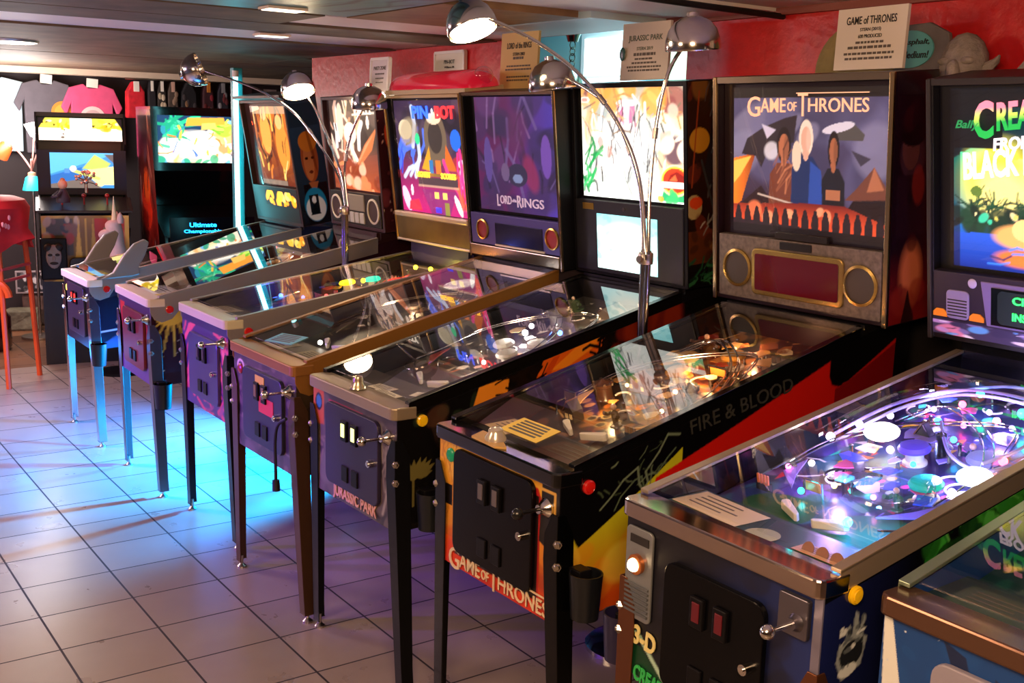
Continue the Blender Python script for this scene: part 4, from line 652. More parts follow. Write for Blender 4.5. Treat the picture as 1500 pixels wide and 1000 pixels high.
playfield(p, c, 7, bumpers=[(-.02,.70,'5a4ad8',.5),(.12,.55,'18a890',.5),(.14,.74,'8a90d8',.4)], pal=('8a7ae0','e8e8ff','30a0a0','c85a8a','e8b030','4a6ae8'), cards=[(-.15,.165,.21,.11,'d9c493',-.05),(.17,.14,.13,.05,'c89a78',0)], apron='26423a', rimes=16, plast=30, posts=22, wires=2,
  ramp=[('a8a0f0',[(-.22,.62,-.04),(-.2,.85,-.02),(-.12,1.02,-.012),(.05,1.06,-.012),(.2,.98,-.015),(.23,.8,-.02),(.2,.66,-.03),(.08,.7,-.035),(-.05,.85,-.03)],.0045),('c8c8ff',[(-.19,.62,-.04),(-.17,.84,-.02),(-.1,.99,-.012),(.05,1.03,-.012),(.17,.96,-.015),(.2,.8,-.02),(.17,.69,-.03)],.0045),('9ab8ff',[(-.2,.95,-.03),(-.05,1.12,-.018),(.12,1.13,-.018),(.23,1.05,-.02),(.24,.88,-.03)],.004),(PLEXI,[(-.24,.6,-.03),(-.22,.9,-.012),(-.1,1.08,-.008),(.1,1.1,-.008),(.22,1.,-.01),(.25,.8,-.014)],.011),(PLEXI,[(.05,.36,-.03),(.0,.44,-.026),(.05,.52,-.026),(.14,.53,-.026),(.19,.45,-.026),(.15,.37,-.026),(.05,.36,-.028)],.01)],
  bulbs=[(-.21,.62,.05,'fff6ff',26,.014),(-.2,.72,.055,'e8d0ff',22,.012),(-.18,.82,.05,'d8c8ff',20,.011),(-.17,.99,.055,'fff0ff',22,.012),(-.09,1.08,.05,'20e0a0',18,.013),(-.09,1.0,.045,'ff3a5a',18,.012),(.06,1.12,.05,'fff0f8',26,.015),(.06,1.03,.045,'20e8b0',18,.015),(.04,.95,.045,'ff6a7a',16,.012),(.13,1.0,.04,'c8d0ff',18,.009),(-.08,.88,.04,'2a8aff',16,.012),(-.02,.9,.035,'e050e0',12,.009),(.2,.82,.055,'20e0b8',16,.014),(.19,.74,.05,'ff3a4a',18,.014),(.02,.8,.04,'2a9aff',16,.01),(.24,.76,.05,'f0f0ff',20,.011),(.16,.62,.04,'2a8aff',16,.012),(.1,.3,.035,'2aa8ff',24,.014),(.2,.53,.05,'fff0f4',24,.012),(-.02,.52,.02,'20d8b0',10,.01),(-.2,.45,.03,'ff5ac0',10,.009),(-.17,.5,.03,'fff0f0',14,.01),(-.06,.45,.02,'ffd060',10,.009),(-.1,.38,.02,'20e0e0',12,.01),(.02,.64,.03,'20c8a0',10,.009),(-.06,.66,.04,'b090ff',14,.012),(.06,.44,.03,'ff70b0',9,.008),(.0,.98,.05,'c0a0ff',14,.009),(.1,.92,.05,'c0a0ff',14,.009),(-.12,.92,.05,'c0a0ff',14,.009)],
  glow=[(-.15,.7,'b090ff',3.2),(.05,.95,'a890ff',3.2),(.12,.6,'90a0ff',2.4),(-.05,.45,'d0a0ff',1.6),(.14,.33,'4a90ff',1.6),(-.15,.98,'c8b0ff',2.2)],
  mech=[(.1,.47,.05,.04,.06,'2a6a50'),(-.2,.36,.05,.08,.07,'d87a4a'),(-.08,.4,.07,.04,.06,'c8905a'),(.0,.78,.05,.03,.07,'23232c'),(-.06,.8,.05,.03,.07,'23232c'),(.1,.76,.05,.03,.07,'23232c')])
q = p.pf
for (a, b, hx, s, r_) in ((-.13,.72,'fffbe0',5.,.045),(.19,.63,'fff2ee',7.,.04)): MB().ball((a,b,-.035),r_,16,(1,1,.45)).build('lit_dome', bulb_mat(hx,s), q, smooth=True)
for k in range(3): MB().cyl((.135+.037*k,.135,-.036),(.135+.037*k,.133,-.0345),.015,n=20).build('printed_coin', pm('tan_print','8a5c48',.5), q)
MB().lathe([(.038,0),(.04,.002),(1e-6,.0025)],24,T((.02,.12,-.0385)) @ Matrix.Rotation(-.18,4,'X')).build('round_badge', pm('sage_badge','a8a880',.5), q)
cup_holder(p, -1, .53, .05, '1c1838'); P7 = p

# --- 8: blue machine at the front right
p = pin_base('blue pinball machine with copper lockdown bar, nearest on the right', G_,
  (-.9,1.698,0,.96,.25,1.17,.62,1.22,.59,1.24,.74,.1),
  dict(cab=pm('blue_cabinet','16397a',.4), leg=pm('leg_copper','7a4c34'), legtop=.77, rail=pm('sage_rail','8a9a84',.3,.7), rw=.03, bar=pm('copper_bar','6e5040',.22,.7), btn=YEL_BTN, box=pm('dark_blue_box','10182c',.4), doorm=pm('pale_door_frame','8a8494',.4), trim=STEEL))
c = Cv(300, 220, '17407f').blobs(60,['1a488a','143670','1c5098'],151,r=(.02,.08),al=.6).poly([(.0,1.),(.03,1.),(.08,.66),(.16,.3),(.3,.0),(.2,.0),(.08,.3),(.015,.6)],'d8dad8').poly([(.22,.98),(.3,.94),(.36,.7),(.4,.56),(.32,.66)],'182448').poly([(.4,.9),(.5,.84),(.5,.6),(.52,.5),(.44,.62)],'241c3c').poly([(.82,.8),(.92,.78),(.9,.5),(.86,.45)],'d8d8d2').ell(.96,.6,.06,.14,'142448').blobs(20,['c8d0e0'],152,r=(.002,.004)); front_art(p, c)
c = Cv(100, 50, '15346e').strokes(12,['d8dad8','10204a'],153,L=.3,w=.03); side_art(p, c)
c = Cv(80, 80, '123a5a').blobs(40,['1a8a9a','0c2a4a','d8c84a','e8e8d8'],154); backglass(p, c, -.27,.27,.22,.7, .5)
MB().box((-.275,-.003,.014),(.275,.03,.205)).build('speaker_panel', DARK, p.bb, bevel=.003)
c = Cv(110, 180, '10302c').blobs(80,['1a4a40','0c2422','205a58','2a4a2a'],155).tri(20,['3a8a6a','c8b85a','204a7a'],156)
playfield(p, c, 8, bumpers=[(-.1,.8,'2aa080',0),(.08,.86,'2aa080',0)], pal=('2a8a6a','d8d05a','4a7ac8'), cards=[(-.14,.15,.18,.1,'3a4a44',0)], apron='182a2c', glow=[(0,.8,'a0ffd8',.5)], plast=8, posts=8); P8 = p

# ================================================================== room shell
def N(nt, t, **k):
    n = nt.nodes.new(t)
    for a, b in k.items(): setattr(n, a, b)
    return n
def mth(nt, op, a, b=None):
    n = N(nt, 'ShaderNodeMath', operation=op)
    for i, v in enumerate((a, b)):
        if v is None: continue
        if isinstance(v, (int, float)): n.inputs[i].default_value = v
        else: nt.links.new(v, n.inputs[i])
    return n.outputs[0]
def floor_mat():
    m = bpy.data.materials.new('floor_tiles'); m.use_nodes = True; nt = m.node_tree; b = nt.nodes['Principled BSDF']
    tc = N(nt, 'ShaderNodeTexCoord'); sp = N(nt, 'ShaderNodeSeparateXYZ'); nt.links.new(tc.outputs['Object'], sp.inputs[0])
    fx = mth(nt, 'DIVIDE', mth(nt, 'ADD', sp.outputs['X'], 4.9932+.3042*40), .3042); fy = mth(nt, 'DIVIDE', mth(nt, 'ADD', sp.outputs['Y'], -.8128+.3348*40), .3348)
    ux, uy = mth(nt, 'FRACT', fx), mth(nt, 'FRACT', fy)
    ex = mth(nt, 'MINIMUM', ux, mth(nt, 'SUBTRACT', 1., ux)); ey = mth(nt, 'MINIMUM', uy, mth(nt, 'SUBTRACT', 1., uy)); e = mth(nt, 'MINIMUM', ex, ey)
    gr = mth(nt, 'LESS_THAN', e, .0115)
    cb = N(nt, 'ShaderNodeCombineXYZ'); nt.links.new(mth(nt, 'FLOOR', fx), cb.inputs[0]); nt.links.new(mth(nt, 'FLOOR', fy), cb.inputs[1])
    wn = N(nt, 'ShaderNodeTexWhiteNoise'); nt.links.new(cb.outputs[0], wn.inputs['Vector'])
    ns = N(nt, 'ShaderNodeTexNoise'); ns.inputs['Scale'].default_value = 7; ns.inputs['Detail'].default_value = 6; nt.links.new(tc.outputs['Object'], ns.inputs['Vector'])
    far = mth(nt, 'LESS_THAN', sp.outputs['X'], -8.55)
    r1 = N(nt, 'ShaderNodeValToRGB'); r1.color_ramp.elements[0].color = lin('85776f')+[1]; r1.color_ramp.elements[1].color = lin('a3958b')+[1]
    nt.links.new(mth(nt, 'ADD', mth(nt, 'MULTIPLY', wn.outputs['Value'], .35), mth(nt, 'MULTIPLY', ns.outputs[0], .5)), r1.inputs[0])
    r2 = N(nt, 'ShaderNodeValToRGB'); r2.color_ramp.elements[0].color = lin('4a3024')+[1]; r2.color_ramp.elements[1].color = lin('8a6248')+[1]; nt.links.new(wn.outputs['Value'], r2.inputs[0])
    mx = N(nt, 'ShaderNodeMix', data_type='RGBA'); nt.links.new(far, mx.inputs['Factor']); nt.links.new(r1.outputs[0], mx.inputs[6]); nt.links.new(r2.outputs[0], mx.inputs[7])
    m2 = N(nt, 'ShaderNodeMix', data_type='RGBA'); nt.links.new(gr, m2.inputs['Factor']); nt.links.new(mx.outputs[2], m2.inputs[6]); m2.inputs[7].default_value = lin('2a2224')+[1]
    nt.links.new(m2.outputs[2], b.inputs['Base Color'])
    nt.links.new(mth(nt, 'ADD', mth(nt, 'MULTIPLY', ns.outputs[0], .1), mth(nt, 'ADD', .24, mth(nt, 'MULTIPLY', gr, .4))), b.inputs['Roughness'])
    bp = N(nt, 'ShaderNodeBump'); bp.inputs['Strength'].default_value = .35; bp.inputs['Distance'].default_value = .004; nt.links.new(mth(nt, 'SUBTRACT', mth(nt, 'MULTIPLY', ns.outputs[0], .05), gr), bp.inputs['Height']); nt.links.new(bp.outputs[0], b.inputs['Normal'])
    return m
ZC = 2.25
struct(MB().box((-11., -4, -.1), (3., 5.2, 0)).build('floor', floor_mat()))
struct(MB().box((-11., -4, ZC), (3., 3.3, ZC+.1)).box((-11., 3.3, ZC), (-6.9, 5.2, ZC+.1)).box((-6.9, 3.3, 2.6), (3., 4.2, 2.7)).build('ceiling', pm('ceiling_white','e8e0dc',.7,noise=.06)))
RED = pm('red_plaster','c2181a',.38,bump=.22,nscale=26,noise=.1)
# back wall with an opening into a pale blue nook
struct(MB().box((-6.85, 3.2, 0), (-4.62, 3.36, ZC)).box((-4.62, 3.2, 0), (-3.36, 3.36, 1.7)).box((-3.36, 3.2, 0), (3., 3.36, ZC)).build('wall_back', RED))
struct(MB().box((-6.84, 3.17, 0), (2.9, 3.2, 1.3)).build('wall_dark_band', pm('added_dark_band','120e10',.5)))  # added dark panel that darkens the red wall low behind the machines
struct(MB().box((-7., 3.36, 0), (-6.85, 5.2, ZC)).build('wall_partition', pm('dark_wall','1c181b',.6)))
NB = pm('nook_blue','7fb4b8',.6)
struct(MB().box((-5.6, 4.0, 0), (-3.0, 4.1, 2.6)).box((-5.7, 3.3, 0), (-5.6, 4.1, 2.6)).box((-3.0, 3.3, 0), (-2.9, 4.1, 2.6)).box((-5.6, 3.3, ZC+.1), (-3., 3.36, 2.6)).build('wall_nook', NB))
w1 = struct(MB().box((-5.02, 3.975, 1.35), (-4.5, 4.0, 2.33)).build('window_1', pm('window_frame_white','d8e0e0',.5)))
MB().box((-4.98, 3.965, 1.4), (-4.54, 3.976, 2.085)).box((-4.98, 3.965, 2.1), (-4.54, 3.976, 2.3)).build('bright_pane', pm('bright_daylight','d4f4f8',.5,es=2.2), w1)
struct(MB().box((-11., -4, 0), (-10.5, 5.2, ZC)).build('wall_left', pm('dark_plum_wall','2a2226',.7)))
struct(MB().box((-11., 5., 0), (-7., 5.2, ZC)).build('wall_far', pm('dark_wall','1c181b')))
struct(MB().box((2.9, -4, 0), (3.1, 5.2, ZC)).build('wall_right', pm('tan_wall','8a7462',.7)))
struct(MB().box((-11., -4.2, 0), (3., -4, ZC)).build('wall_front', pm('tan_wall','8a7462')))
DW = pm('dark_ceiling_board','62503f',.7,noise=.35,nscale=5); PW = pm('pale_ceiling_board','efe4e0',.6)
k = 1
def cpanel(x0, x1, y0, y1, m, t=.03):
    global k
    struct(MB().box((x0, y0, ZC-t), (x1, y1, ZC+.01)).build('ceiling_panel_%d' % k, m)); k += 1
cpanel(-10.4, -7.9, -3.9, 5., DW); cpanel(-7.86, -5.72, -3.9, 3.19, DW); cpanel(-7.86, -6.95, 3.2, 5., DW)
cpanel(-5.7, -5.14, -3.9, 3.19, PW, .02); cpanel(-5.12, -4.7, -3.9, 3.19, DW); cpanel(-4.68, -4.3, 2.05, 3.19, PW, .02); cpanel(-4.68, -4.22, -3.9, 2.03, DW)
TEAL = Cv(90, 120, '3f6f8c').blobs(20,['4a86a8','2f5a78','5a98a8','3a7a80'],201,r=(.08,.2),al=.6).strokes(12,['1c4a4a','2a7a70','14384a'],202,.0,.4,1,1,L=.4,w=.03,ang=.4).grad('6fb0a0','3c6a88',lo=.7,hi=1.,mask=np.zeros((120,90),bool)).poly([(.0,.75),(1,.6),(1,1),(0,1)],'5fa294',.55).strokes(8,['15423c'],203,.1,.75,.9,.95,L=.35,w=.02,ang=.3)
cpanel(-4.2, -3.3, .6, 2.12, pm('painted_tile_back','3f6f8c',.5), .026); struct(sheet('ceiling_panel_art', TEAL, [(-4.19,.61,ZC-.0275),(-3.31,.61,ZC-.0275),(-4.19,2.11,ZC-.0275),(-3.31,2.11,ZC-.0275)], PRINT))
cpanel(-4.25, -3.5, 2.14, 2.75, pm('amber_board','8a6a45',.5,noise=.2), .026); cpanel(-4.4, -3.46, 2.78, 3.19, pm('blue_lit_board','c4dfe8',.5), .026)  # the pale blue board's colour paints in blue light on the ceiling
cpanel(-3.28, -2.88, .6, 3.19, pm('grey_white_board','e4dcdc',.6), .012)
struct(MB().box((-10.42, -3.9, 2.17), (-10.2, 4.6, ZC)).build('trim_1', pm('cream_cornice','d8c4b0',.5)))
struct(MB().box((-6.9, 3.17, ZC-.025), (3., 3.21, ZC)).build('trim_2', pm('worn_red_trim','8a4a42',.5)))
MB2 = MB().tube(spline([(-2.86,.6,ZC-.02),(-2.86,1.4,ZC-.022),(-2.85,2.2,ZC-.02),(-2.87,2.8,ZC-.024),(-2.86,3.19,ZC-.03)]), .011, 8).build('ceiling_cable', RUBBER, smooth=True)
tag(MB2, 'black cable running along the white ceiling above the machines', 'cable')
for (x, y, r_, lb) in ((-6.95, 1.4, .12, 'round lit downlight in the dark ceiling at upper left'),):
    d = thing('ceiling_light', lb, 'ceiling light', (x, y, ZC-.042))
    MB().lathe([(r_+.02, .0), (r_+.03, .012)], 28).build('light_rim', STEEL, d, smooth=True); MB().lathe([(r_, -.003), (1e-6, -.006)], 28).build('light_diffuser', pm('lit_diffuser','fff0dc',.4,es=14), d, smooth=True)
for (x, y, w, lb) in ((-4.06, 1.78, .16, 'small bright strip light beside the painted ceiling tile'), (-5.27, 2.25, .16, 'small pale glowing patch light on the light ceiling strip')):
    d = thing('ceiling_strip_light', lb, 'ceiling light', (x, y, ZC-.034)); MB().box((-.05, -w/2, -.004), (.05, w/2, .006)).build('light_case', pm('cream_cornice','d8c4b0'), d, bevel=.002); MB().box((-.04, -w/2+.01, -.007), (.04, w/2-.01, -.003)).build('light_diffuser', pm('soft_diffuser','fff0dc',.4,es=2.), d)

struct(MB().box((-4.3, 3.97, 1.0), (-4.1, 4.0, 2.4)).build('trim_3', pm('cream_board','d8d4a8',.6)))
# hanging fixture in the nook
d = thing('pendant_lamp', 'small metal pendant hanging on a chain inside the blue nook', 'pendant lamp', (-4.49, 3.5, 2.33))
MB().cyl((0,0,0),(0,0,.27),.012).lathe([(.07, 0), (.066, -.02), (.035, -.07), (.025, -.1)], 20).build('lamp_canopy', pm('dark_nickel','6a6a5c',.2,1.), d, smooth=True)
for j in range(4): MB().tube([(.014*math.cos(a)*(1 if j % 2 else .3), .014*math.cos(a)*(.3 if j % 2 else 1), -.115-.03*j+.02*math.sin(a)) for a in [i*PI/5 for i in range(11)]], .003, 6).build('chain_link', pm('dark_nickel','6a6a5c'), d, smooth=True)
MB().lathe([(.01,-.225),(.05,-.26),(.07,-.34),(.066,-.34),(.046,-.26)],20,None,False).build('lamp_shade', pm('dark_nickel','6a6a5c'), d, smooth=True)

# ------------------------------------------------------------------ signs standing on the backboxes
def sign(x, y, z, w, h, hx, lines, label, frame=None, rot=0., ang=.0, tcol=INK):
    o = thing('game_sign', label, 'sign', (x, y, z), rot, 'printed game signs standing on the backboxes')
    b = MB().box((-w/2, 0, 0), (w/2, .012, h)).build('board', pm('sign_'+hx, hx, .6), o, M=Matrix.Rotation(-ang, 4, 'X'))
    if frame: MB().box((-w/2-.006,-.006,-.0),(-w/2+.008,.014,h)).box((w/2-.008,-.006,0),(w/2+.006,.014,h)).box((-w/2,-.006,h-.008),(w/2,.014,h+.006)).box((-w/2,-.006,-.004),(w/2,.014,.008)).build('sign_frame', frame, b)
    for s_, tt, ww, hh in lines:
        if s_: text('sign_lettering', s_, w*ww, hh, tcol, b, T((0, -.001, h*tt)) @ FRONT, d=.001)
        else:
            R = random.Random(int(tt*977)); q = -w*ww/2; m = MB()
            while q < w*ww/2-.006:
                l = R.uniform(.008, .022); m.box((q, -.0012, h*tt-hh/2), (min(q+l, w*ww/2), 0, h*tt+hh/2)); q += l+.004
            m.build('fine_print', GREYINK, b)
    return o
WF = pm('white_frame','e4dcd6',.4)
sign(-5.355, 2.885, 1.972, .195, .175, 'd2c8c8', [('PARTY ZONE',.72,.68,.02),(None,.55,.5,.008),(None,.42,.45,.006),(None,.3,.4,.006)], 'white-framed tilted sign on the boombox machine behind the lamp heads', WF, .0, .05, GREYINK)
sign(-5.127, 3.18, 2.064, .29, .125, 'dcd3c4', [('PIN-BOT',.6,.36,.02),('Williams 86',.38,.34,.011),(None,.22,.34,.006)], 'white-framed square sign on the red wall above the long red dome', WF, 0, .0, INK).name = 'wall_sign'
sign(-4.13, 2.915, 1.972, .28, .245, 'd2b475', [('LORD of the RINGS',.77,.66,.026),('STERN 2003',.62,.32,.014),(None,.55,.3,.011),(None,.41,.64,.007),(None,.35,.7,.007),(None,.22,.62,.007),(None,.16,.6,.007)], 'yellow card sign standing on the machine with the dim violet backglass', None, 0, .04)
JS = sign(-3.315, 2.93, 1.995, .27, .215, 'cfc3b8', [('JURASSIC PARK',.72,.72,.028),('STERN 2019',.55,.34,.013),(None,.45,.46,.011),(None,.37,.4,.007),(None,.3,.52,.007),(None,.23,.72,.007),(None,.17,.66,.007)], 'pale sign with a dark oval badge at its left edge, on the white-lit machine', None, 0, .04, pm('grey_green_ink','5c6658',.6))
sign(-2.253, 2.9, 2.002, .265, .185, 'dcd2c2', [('GAME of THRONES',.8,.72,.024),('STERN (2015)',.64,.3,.013),('600 PRODUCED',.54,.34,.011),(None,.44,.4,.007),(None,.36,.62,.008),(None,.26,.72,.007),(None,.18,.68,.007)], 'white sign standing on the machine whose backglass shows three people', None, -.05, .03)
# dark oval on the JP sign edge
MB().ball((-.12,-.004,.1),.022,16,(.8,.15,1.2)).build('oval_badge', pm('dark_teal_badge','26504a',.3), JS, smooth=True)
# cut-outs behind the last machines
o = thing('hanging_stone_disc','mossy yellow rounded carving on the red wall half hidden by the white sign','carving',(-2.50,3.165,1.95))
MB().lathe([(.15,-.02),(.17,.0),(.16,.02),(.1,.035),(1e-6,.045)],30,T((0,0,.06)) @ Matrix.Rotation(PI/2,4,'X')).build('disc', pm('moss_stone','8a7a4a',.7,noise=.4,bump=.8,nscale=9), o, smooth=True)
o = thing('speech_cutout','grey cardboard cutout with a teal speech bubble beside the white sign','cutout',(-2.2,3.13,1.95))
MB().prism([(-.13,.0),(.13,.0),(.12,.07),(.085,.11),(.07,.17),(.0,.205),(-.1,.2)], -.01, .01,'y').build('backing', pm('grey_stone_card','6e6868',.7,noise=.3), o, bevel=.004)
bb_ = MB().prism([(-.14+.12*math.cos(a),.12+.06*math.sin(a)) if 0 else (-.06+.085*math.cos(a),.125+.058*math.sin(a)) for a in [i*PI/14 for i in range(28)]], -.016,-.01,'y').build('speech_bubble', pm('teal_bubble','5fb0b4',.5), o)
for s_, zz in (('Asphalt,',.145),('Medium!',.108)): text('bubble_lettering', s_, .1, .022, INK, bb_, T((-.04,-.0165,zz)) @ FRONT, shear=.2)
o = thing('gargoyle_figure','grey stone-look gargoyle head with horn standing on the lagoon machine','figure',(-1.96,3.05,1.95))
m = MB().ball((-.06,0,.06),.095,18,(.8,.6,1.05)); m.ball((-.06,-.05,.045),.03,10,(.8,.8,1.2)); m.ball((-.095,-.045,.075),.02,8,(1.3,.5,.6)); m.ball((-.025,-.045,.075),.02,8,(1.3,.5,.6))
m.build('head', pm('carved_stone','857a72',.75,noise=.3,bump=.8,nscale=25), o, smooth=True); MB().tube([(.0,0,.05),(.025,0,.06),(.045,0,.075),(.052,0,.09)],[.02,.016,.01,.003]).build('pointed_ear', pm('carved_stone','857a72'), o, smooth=True)
MB().prism([(.03,-.02),(.3,-.02),(.3,.12),(.2,.11),(.15,.085),(.1,.03)],-.02,.02,'y').build('wing', pm('carved_stone','857a72'), o, bevel=.008)

# ------------------------------------------------------------------ arc lamps between the machines
def arc_lamp(label, base, arms, heads, zt):
    o = thing('arc_floor_lamp', label, 'floor lamp', (base[0], base[1], 0), 0, 'chrome arc floor lamps between the machines')
    B = Vector(base)
    MB().lathe([(.15,0),(.15,.015),(.13,.03),(.03,.04),(.02,.06)],32).build('lamp_base', CHROME, o, smooth=True)
    for dx, dy in ((-.011,.0),(.011,.0),(0,.012)): MB().cyl((dx,dy,.04),(dx,dy,zt+.01),.0095,n=14).build('pole', CHROME, o, smooth=True)
    MB().lathe([(.024,zt-.035),(.025,zt-.03),(.025,zt),(.022,zt+.004)],20).cyl((0,-.022,zt-.018),(0,-.032,zt-.018),.012,n=14).build('pole_clamp', STEEL, o, smooth=True)
    for a in arms:
        pts = [Vector(q)-B for q in a]; pts = [Vector((pts[0].x*.2, pts[0].y*.2, zt-.02))]+pts
        ao = MB().tube(spline(pts, 8), .0065, 10).build('arm', CHROME, o, smooth=True)
        q = spline(pts, 8); mid = q[len(q)*5//9]; nx = q[len(q)*5//9+1]; MB().cyl(mid, mid+(nx-mid).normalized()*.035, .0095).build('arm_joint', STEEL, ao, smooth=True)
    for c, ax, lit, e in heads:
        ax = Vector(ax).normalized(); R_ = ax.to_track_quat('Z', 'Y').to_matrix().to_4x4(); M = T(Vector(c)-B) @ R_
        h = MB().lathe([(.089,-.045),(.091,-.04),(.088,-.01),(.078,.02),(.058,.045),(.03,.06),(.02,.062),(.018,.075),(1e-6,.077),(1e-6,.074),(.056,.042),(.075,.018),(.084,-.012),(.087,-.045)],32,M,False).build('lamp_shade', pm('fluted_chrome','d2cac4',.16,1.), o, smooth=True)
        if lit:
            MB().lathe([(.08,-.036),(.05,-.03),(1e-6,-.028)],28,M).build('lamp_diffuser', pm('warm_lit_lamp','ffe2b4',.4,es=lit), h, smooth=True)
        else: MB().lathe([(.03,-.03),(.035,-.01),(.02,.03)],16,M).build('lamp_bulb', pm('frosted_bulb','e8e0d0',.4), h, smooth=True)
    return o
arc_lamp('three-headed chrome arc lamp between the white-screen and dragon machines', (-2.76,2.49,0),
  [[(-2.747,2.477,1.405),(-2.816,2.493,1.648),(-2.902,2.464,1.824),(-3.025,2.394,1.979),(-3.159,2.302,2.09),(-3.3,2.19,2.17)],
   [(-2.758,2.478,1.404),(-2.836,2.52,1.601),(-2.951,2.549,1.757),(-3.098,2.563,1.896),(-3.33,2.565,1.99)],
   [(-2.742,2.484,1.405),(-2.758,2.492,1.606),(-2.759,2.508,1.827),(-2.741,2.534,1.99),(-2.722,2.59,2.09)]],
  [((-3.362,2.164,2.165),(-.48,-.09,1.),60,0),((-3.407,2.561,1.99),(-.05,-.15,1),0,0),((-2.717,2.608,2.105),(.02,-.12,1.),0,0)], 1.40)
arc_lamp('three-headed chrome arc lamp between the boombox machine and the red-domed machine', (-5.1,2.555,0),
  [[(-5.1,2.563,1.385),(-5.173,2.562,1.535),(-5.299,2.521,1.685),(-5.503,2.464,1.855),(-5.733,2.354,1.975),(-6.03,2.19,2.065)],
   [(-5.098,2.566,1.385),(-5.169,2.572,1.553),(-5.334,2.576,1.737),(-5.478,2.576,1.876),(-5.565,2.56,1.955)],
   [(-5.094,2.572,1.386),(-5.117,2.565,1.572),(-5.083,2.586,1.759),(-5.0,2.622,1.9)]],
  [((-6.139,2.16,2.065),(-.45,-.75,-.35),0,0),((-5.602,2.529,2.002),(-.55,.0,1.),60,0),((-4.969,2.624,1.926),(.1,-.1,1.),0,0)], 1.39)

# ------------------------------------------------------------------ notes lying on the glass and lockdown bars
def on_glass(p, x, y, w, h, hx, rot, label, cat='note', lines=5, name='paper_note'):
    L = p.g[5]; dz = p.g[4]; o = MB().box((-w/2,-h/2,0),(w/2,h/2,.0012)).build(name, pm('note_'+hx, hx, .7)); tag(o, label, cat)
    Mx = T((p.g[0],p.g[1],0)) @ Matrix.Rotation(p.g[2],4,'Z') @ T((x,y,p.Z(y)+.0052)) @ Matrix.Rotation(p.sl,4,'X') @ Matrix.Rotation(rot,4,'Z'); o.matrix_world = Mx
    R = random.Random(lines)
    for k in range(lines): MB().box((-w*.38,h*(.36-.16*k)-.004,.0012),(w*R.uniform(.15,.4),h*(.36-.16*k)+.004,.0015)).build('printed_line', GREYINK, o)
    return o
on_glass(P6,.005,.118,.17,.085,'e8c95a',.0,'yellow typed note lying on the glass of the orange-fronted machine')
on_glass(P4,-.045,.125,.17,.085,'6fb5a8',.2,'teal paper note lying on the glass of the gold-railed machine')

tag(MB().tube(spline([(-3.545,1.548,.775),(-3.60,1.54,.74),(-3.625,1.54,.68),(-3.63,1.542,.60),(-3.628,1.542,.52)]),.006,8).cyl((-3.628,1.542,.53),(-3.626,1.542,.49),.014).build('hanging_cable', RUBBER, smooth=True),'short black cable with plug dangling at the bronze leg of the gold-railed machine','cable')
# ------------------------------------------------------------------ far left corner
# upright cabinet with the yellow marquee
o = thing('arcade_cabinet','upright arcade cabinet with yellow lit marquee and blue screen','arcade cabinet',(-8.62,2.18,0),math.radians(77))
BW = pm('arcade_black','161114',.4)
pr = [(-.12,.0),(.55,0),(.55,1.84),(.02,1.84),(-.03,1.62),(.06,1.57),(.10,1.24),(-.2,1.16),(-.24,1.02),(-.12,.94)]
m = MB()
for s in (-1,1): m.prism(pr, s*.31-.012*(s>0)-.012*0, s*.31+.012*(s<0), 'x')
m.box((-.3,.5,0),(.3,.54,1.82)); m.box((-.3,.04,1.81),(.3,.5,1.84)); m.box((-.3,-.11,.0),(.3,-.09,.95)); m.prism([(.06,1.57),(.10,1.24),(.13,1.24),(.09,1.57)],-.3,.3,'x')
m.build('cabinet_shell', BW, o)
c = Cv(96, 40, 'f0e84a').rect(0,.0,1,.55,'fffbe8').blobs(20,['e8e030','b8a818','fff8c0'],301,0,.5,1,1,(.02,.05)).tri(16,['d8c818','4a4410','f8f060'],302,.0,.4,1,1,.06).rect(.38,.3,.64,1.,'fffdf2').blobs(10,['8ad0d8','fffff0','3a3a30'],303,.2,.1,.8,.5,(.01,.02)).poly([(0,1),(0,.5),(.09,1)],'161114').poly([(1,1),(1,.5),(.91,1)],'161114')
sheet('marquee', c, [(-.285,-.028,1.64),(.285,-.028,1.64),(-.285,.01,1.8),(.285,.01,1.8)], artmat('lit_art_1.50',.5,1.5), o)
c = Cv(72, 54, '3a8fd0').poly([(0,.4),(1,.95),(1,1),(0,1)],'58b8e8').poly([(0,.0),(.0,.35),(.5,.6),(.45,.0)],'2a6ab0').poly([(0,0),(0,.12),(.6,.3),(.8,.0)],'6a655c').poly([(.5,.55),(.7,.95),(.95,.7),(.85,.5)],'a8c860').poly([(.5,.5),(1,.62),(1,.1),(.75,.1)],'e8f09a').line([(.36,.5),(.5,.42),(.75,.28)],.06,'d8e86a').ell(.36,.55,.05,.08,'f4f8e0').rect(.22,.42,.3,.56,'4a8ae0').poly([(.85,.95),(1,.95),(1,.7)],'5a5a58').ell(.78,.1,.05,.04,'e8f0a0')
sheet('screen', c, [(-.22,.088,1.29),(.22,.088,1.29),(-.22,.052,1.55),(.22,.052,1.55)], artmat('lit_art_1.20',.5,1.2), o)
MB().prism([(-.23,1.145),(.06,1.225),(.06,1.205),(-.23,1.125)],-.33,.33,'x').build('control_panel', pm('panel_black','1c1a1c',.35), o, bevel=.004)
for s in (-.15,.0,.16): MB().cyl((s,-.1,1.18),(s,-.1,1.235),.006).ball((s,-.1,1.245),.017).build('joystick', pm('red_ball','8a1a1a',.3), o, smooth=True)
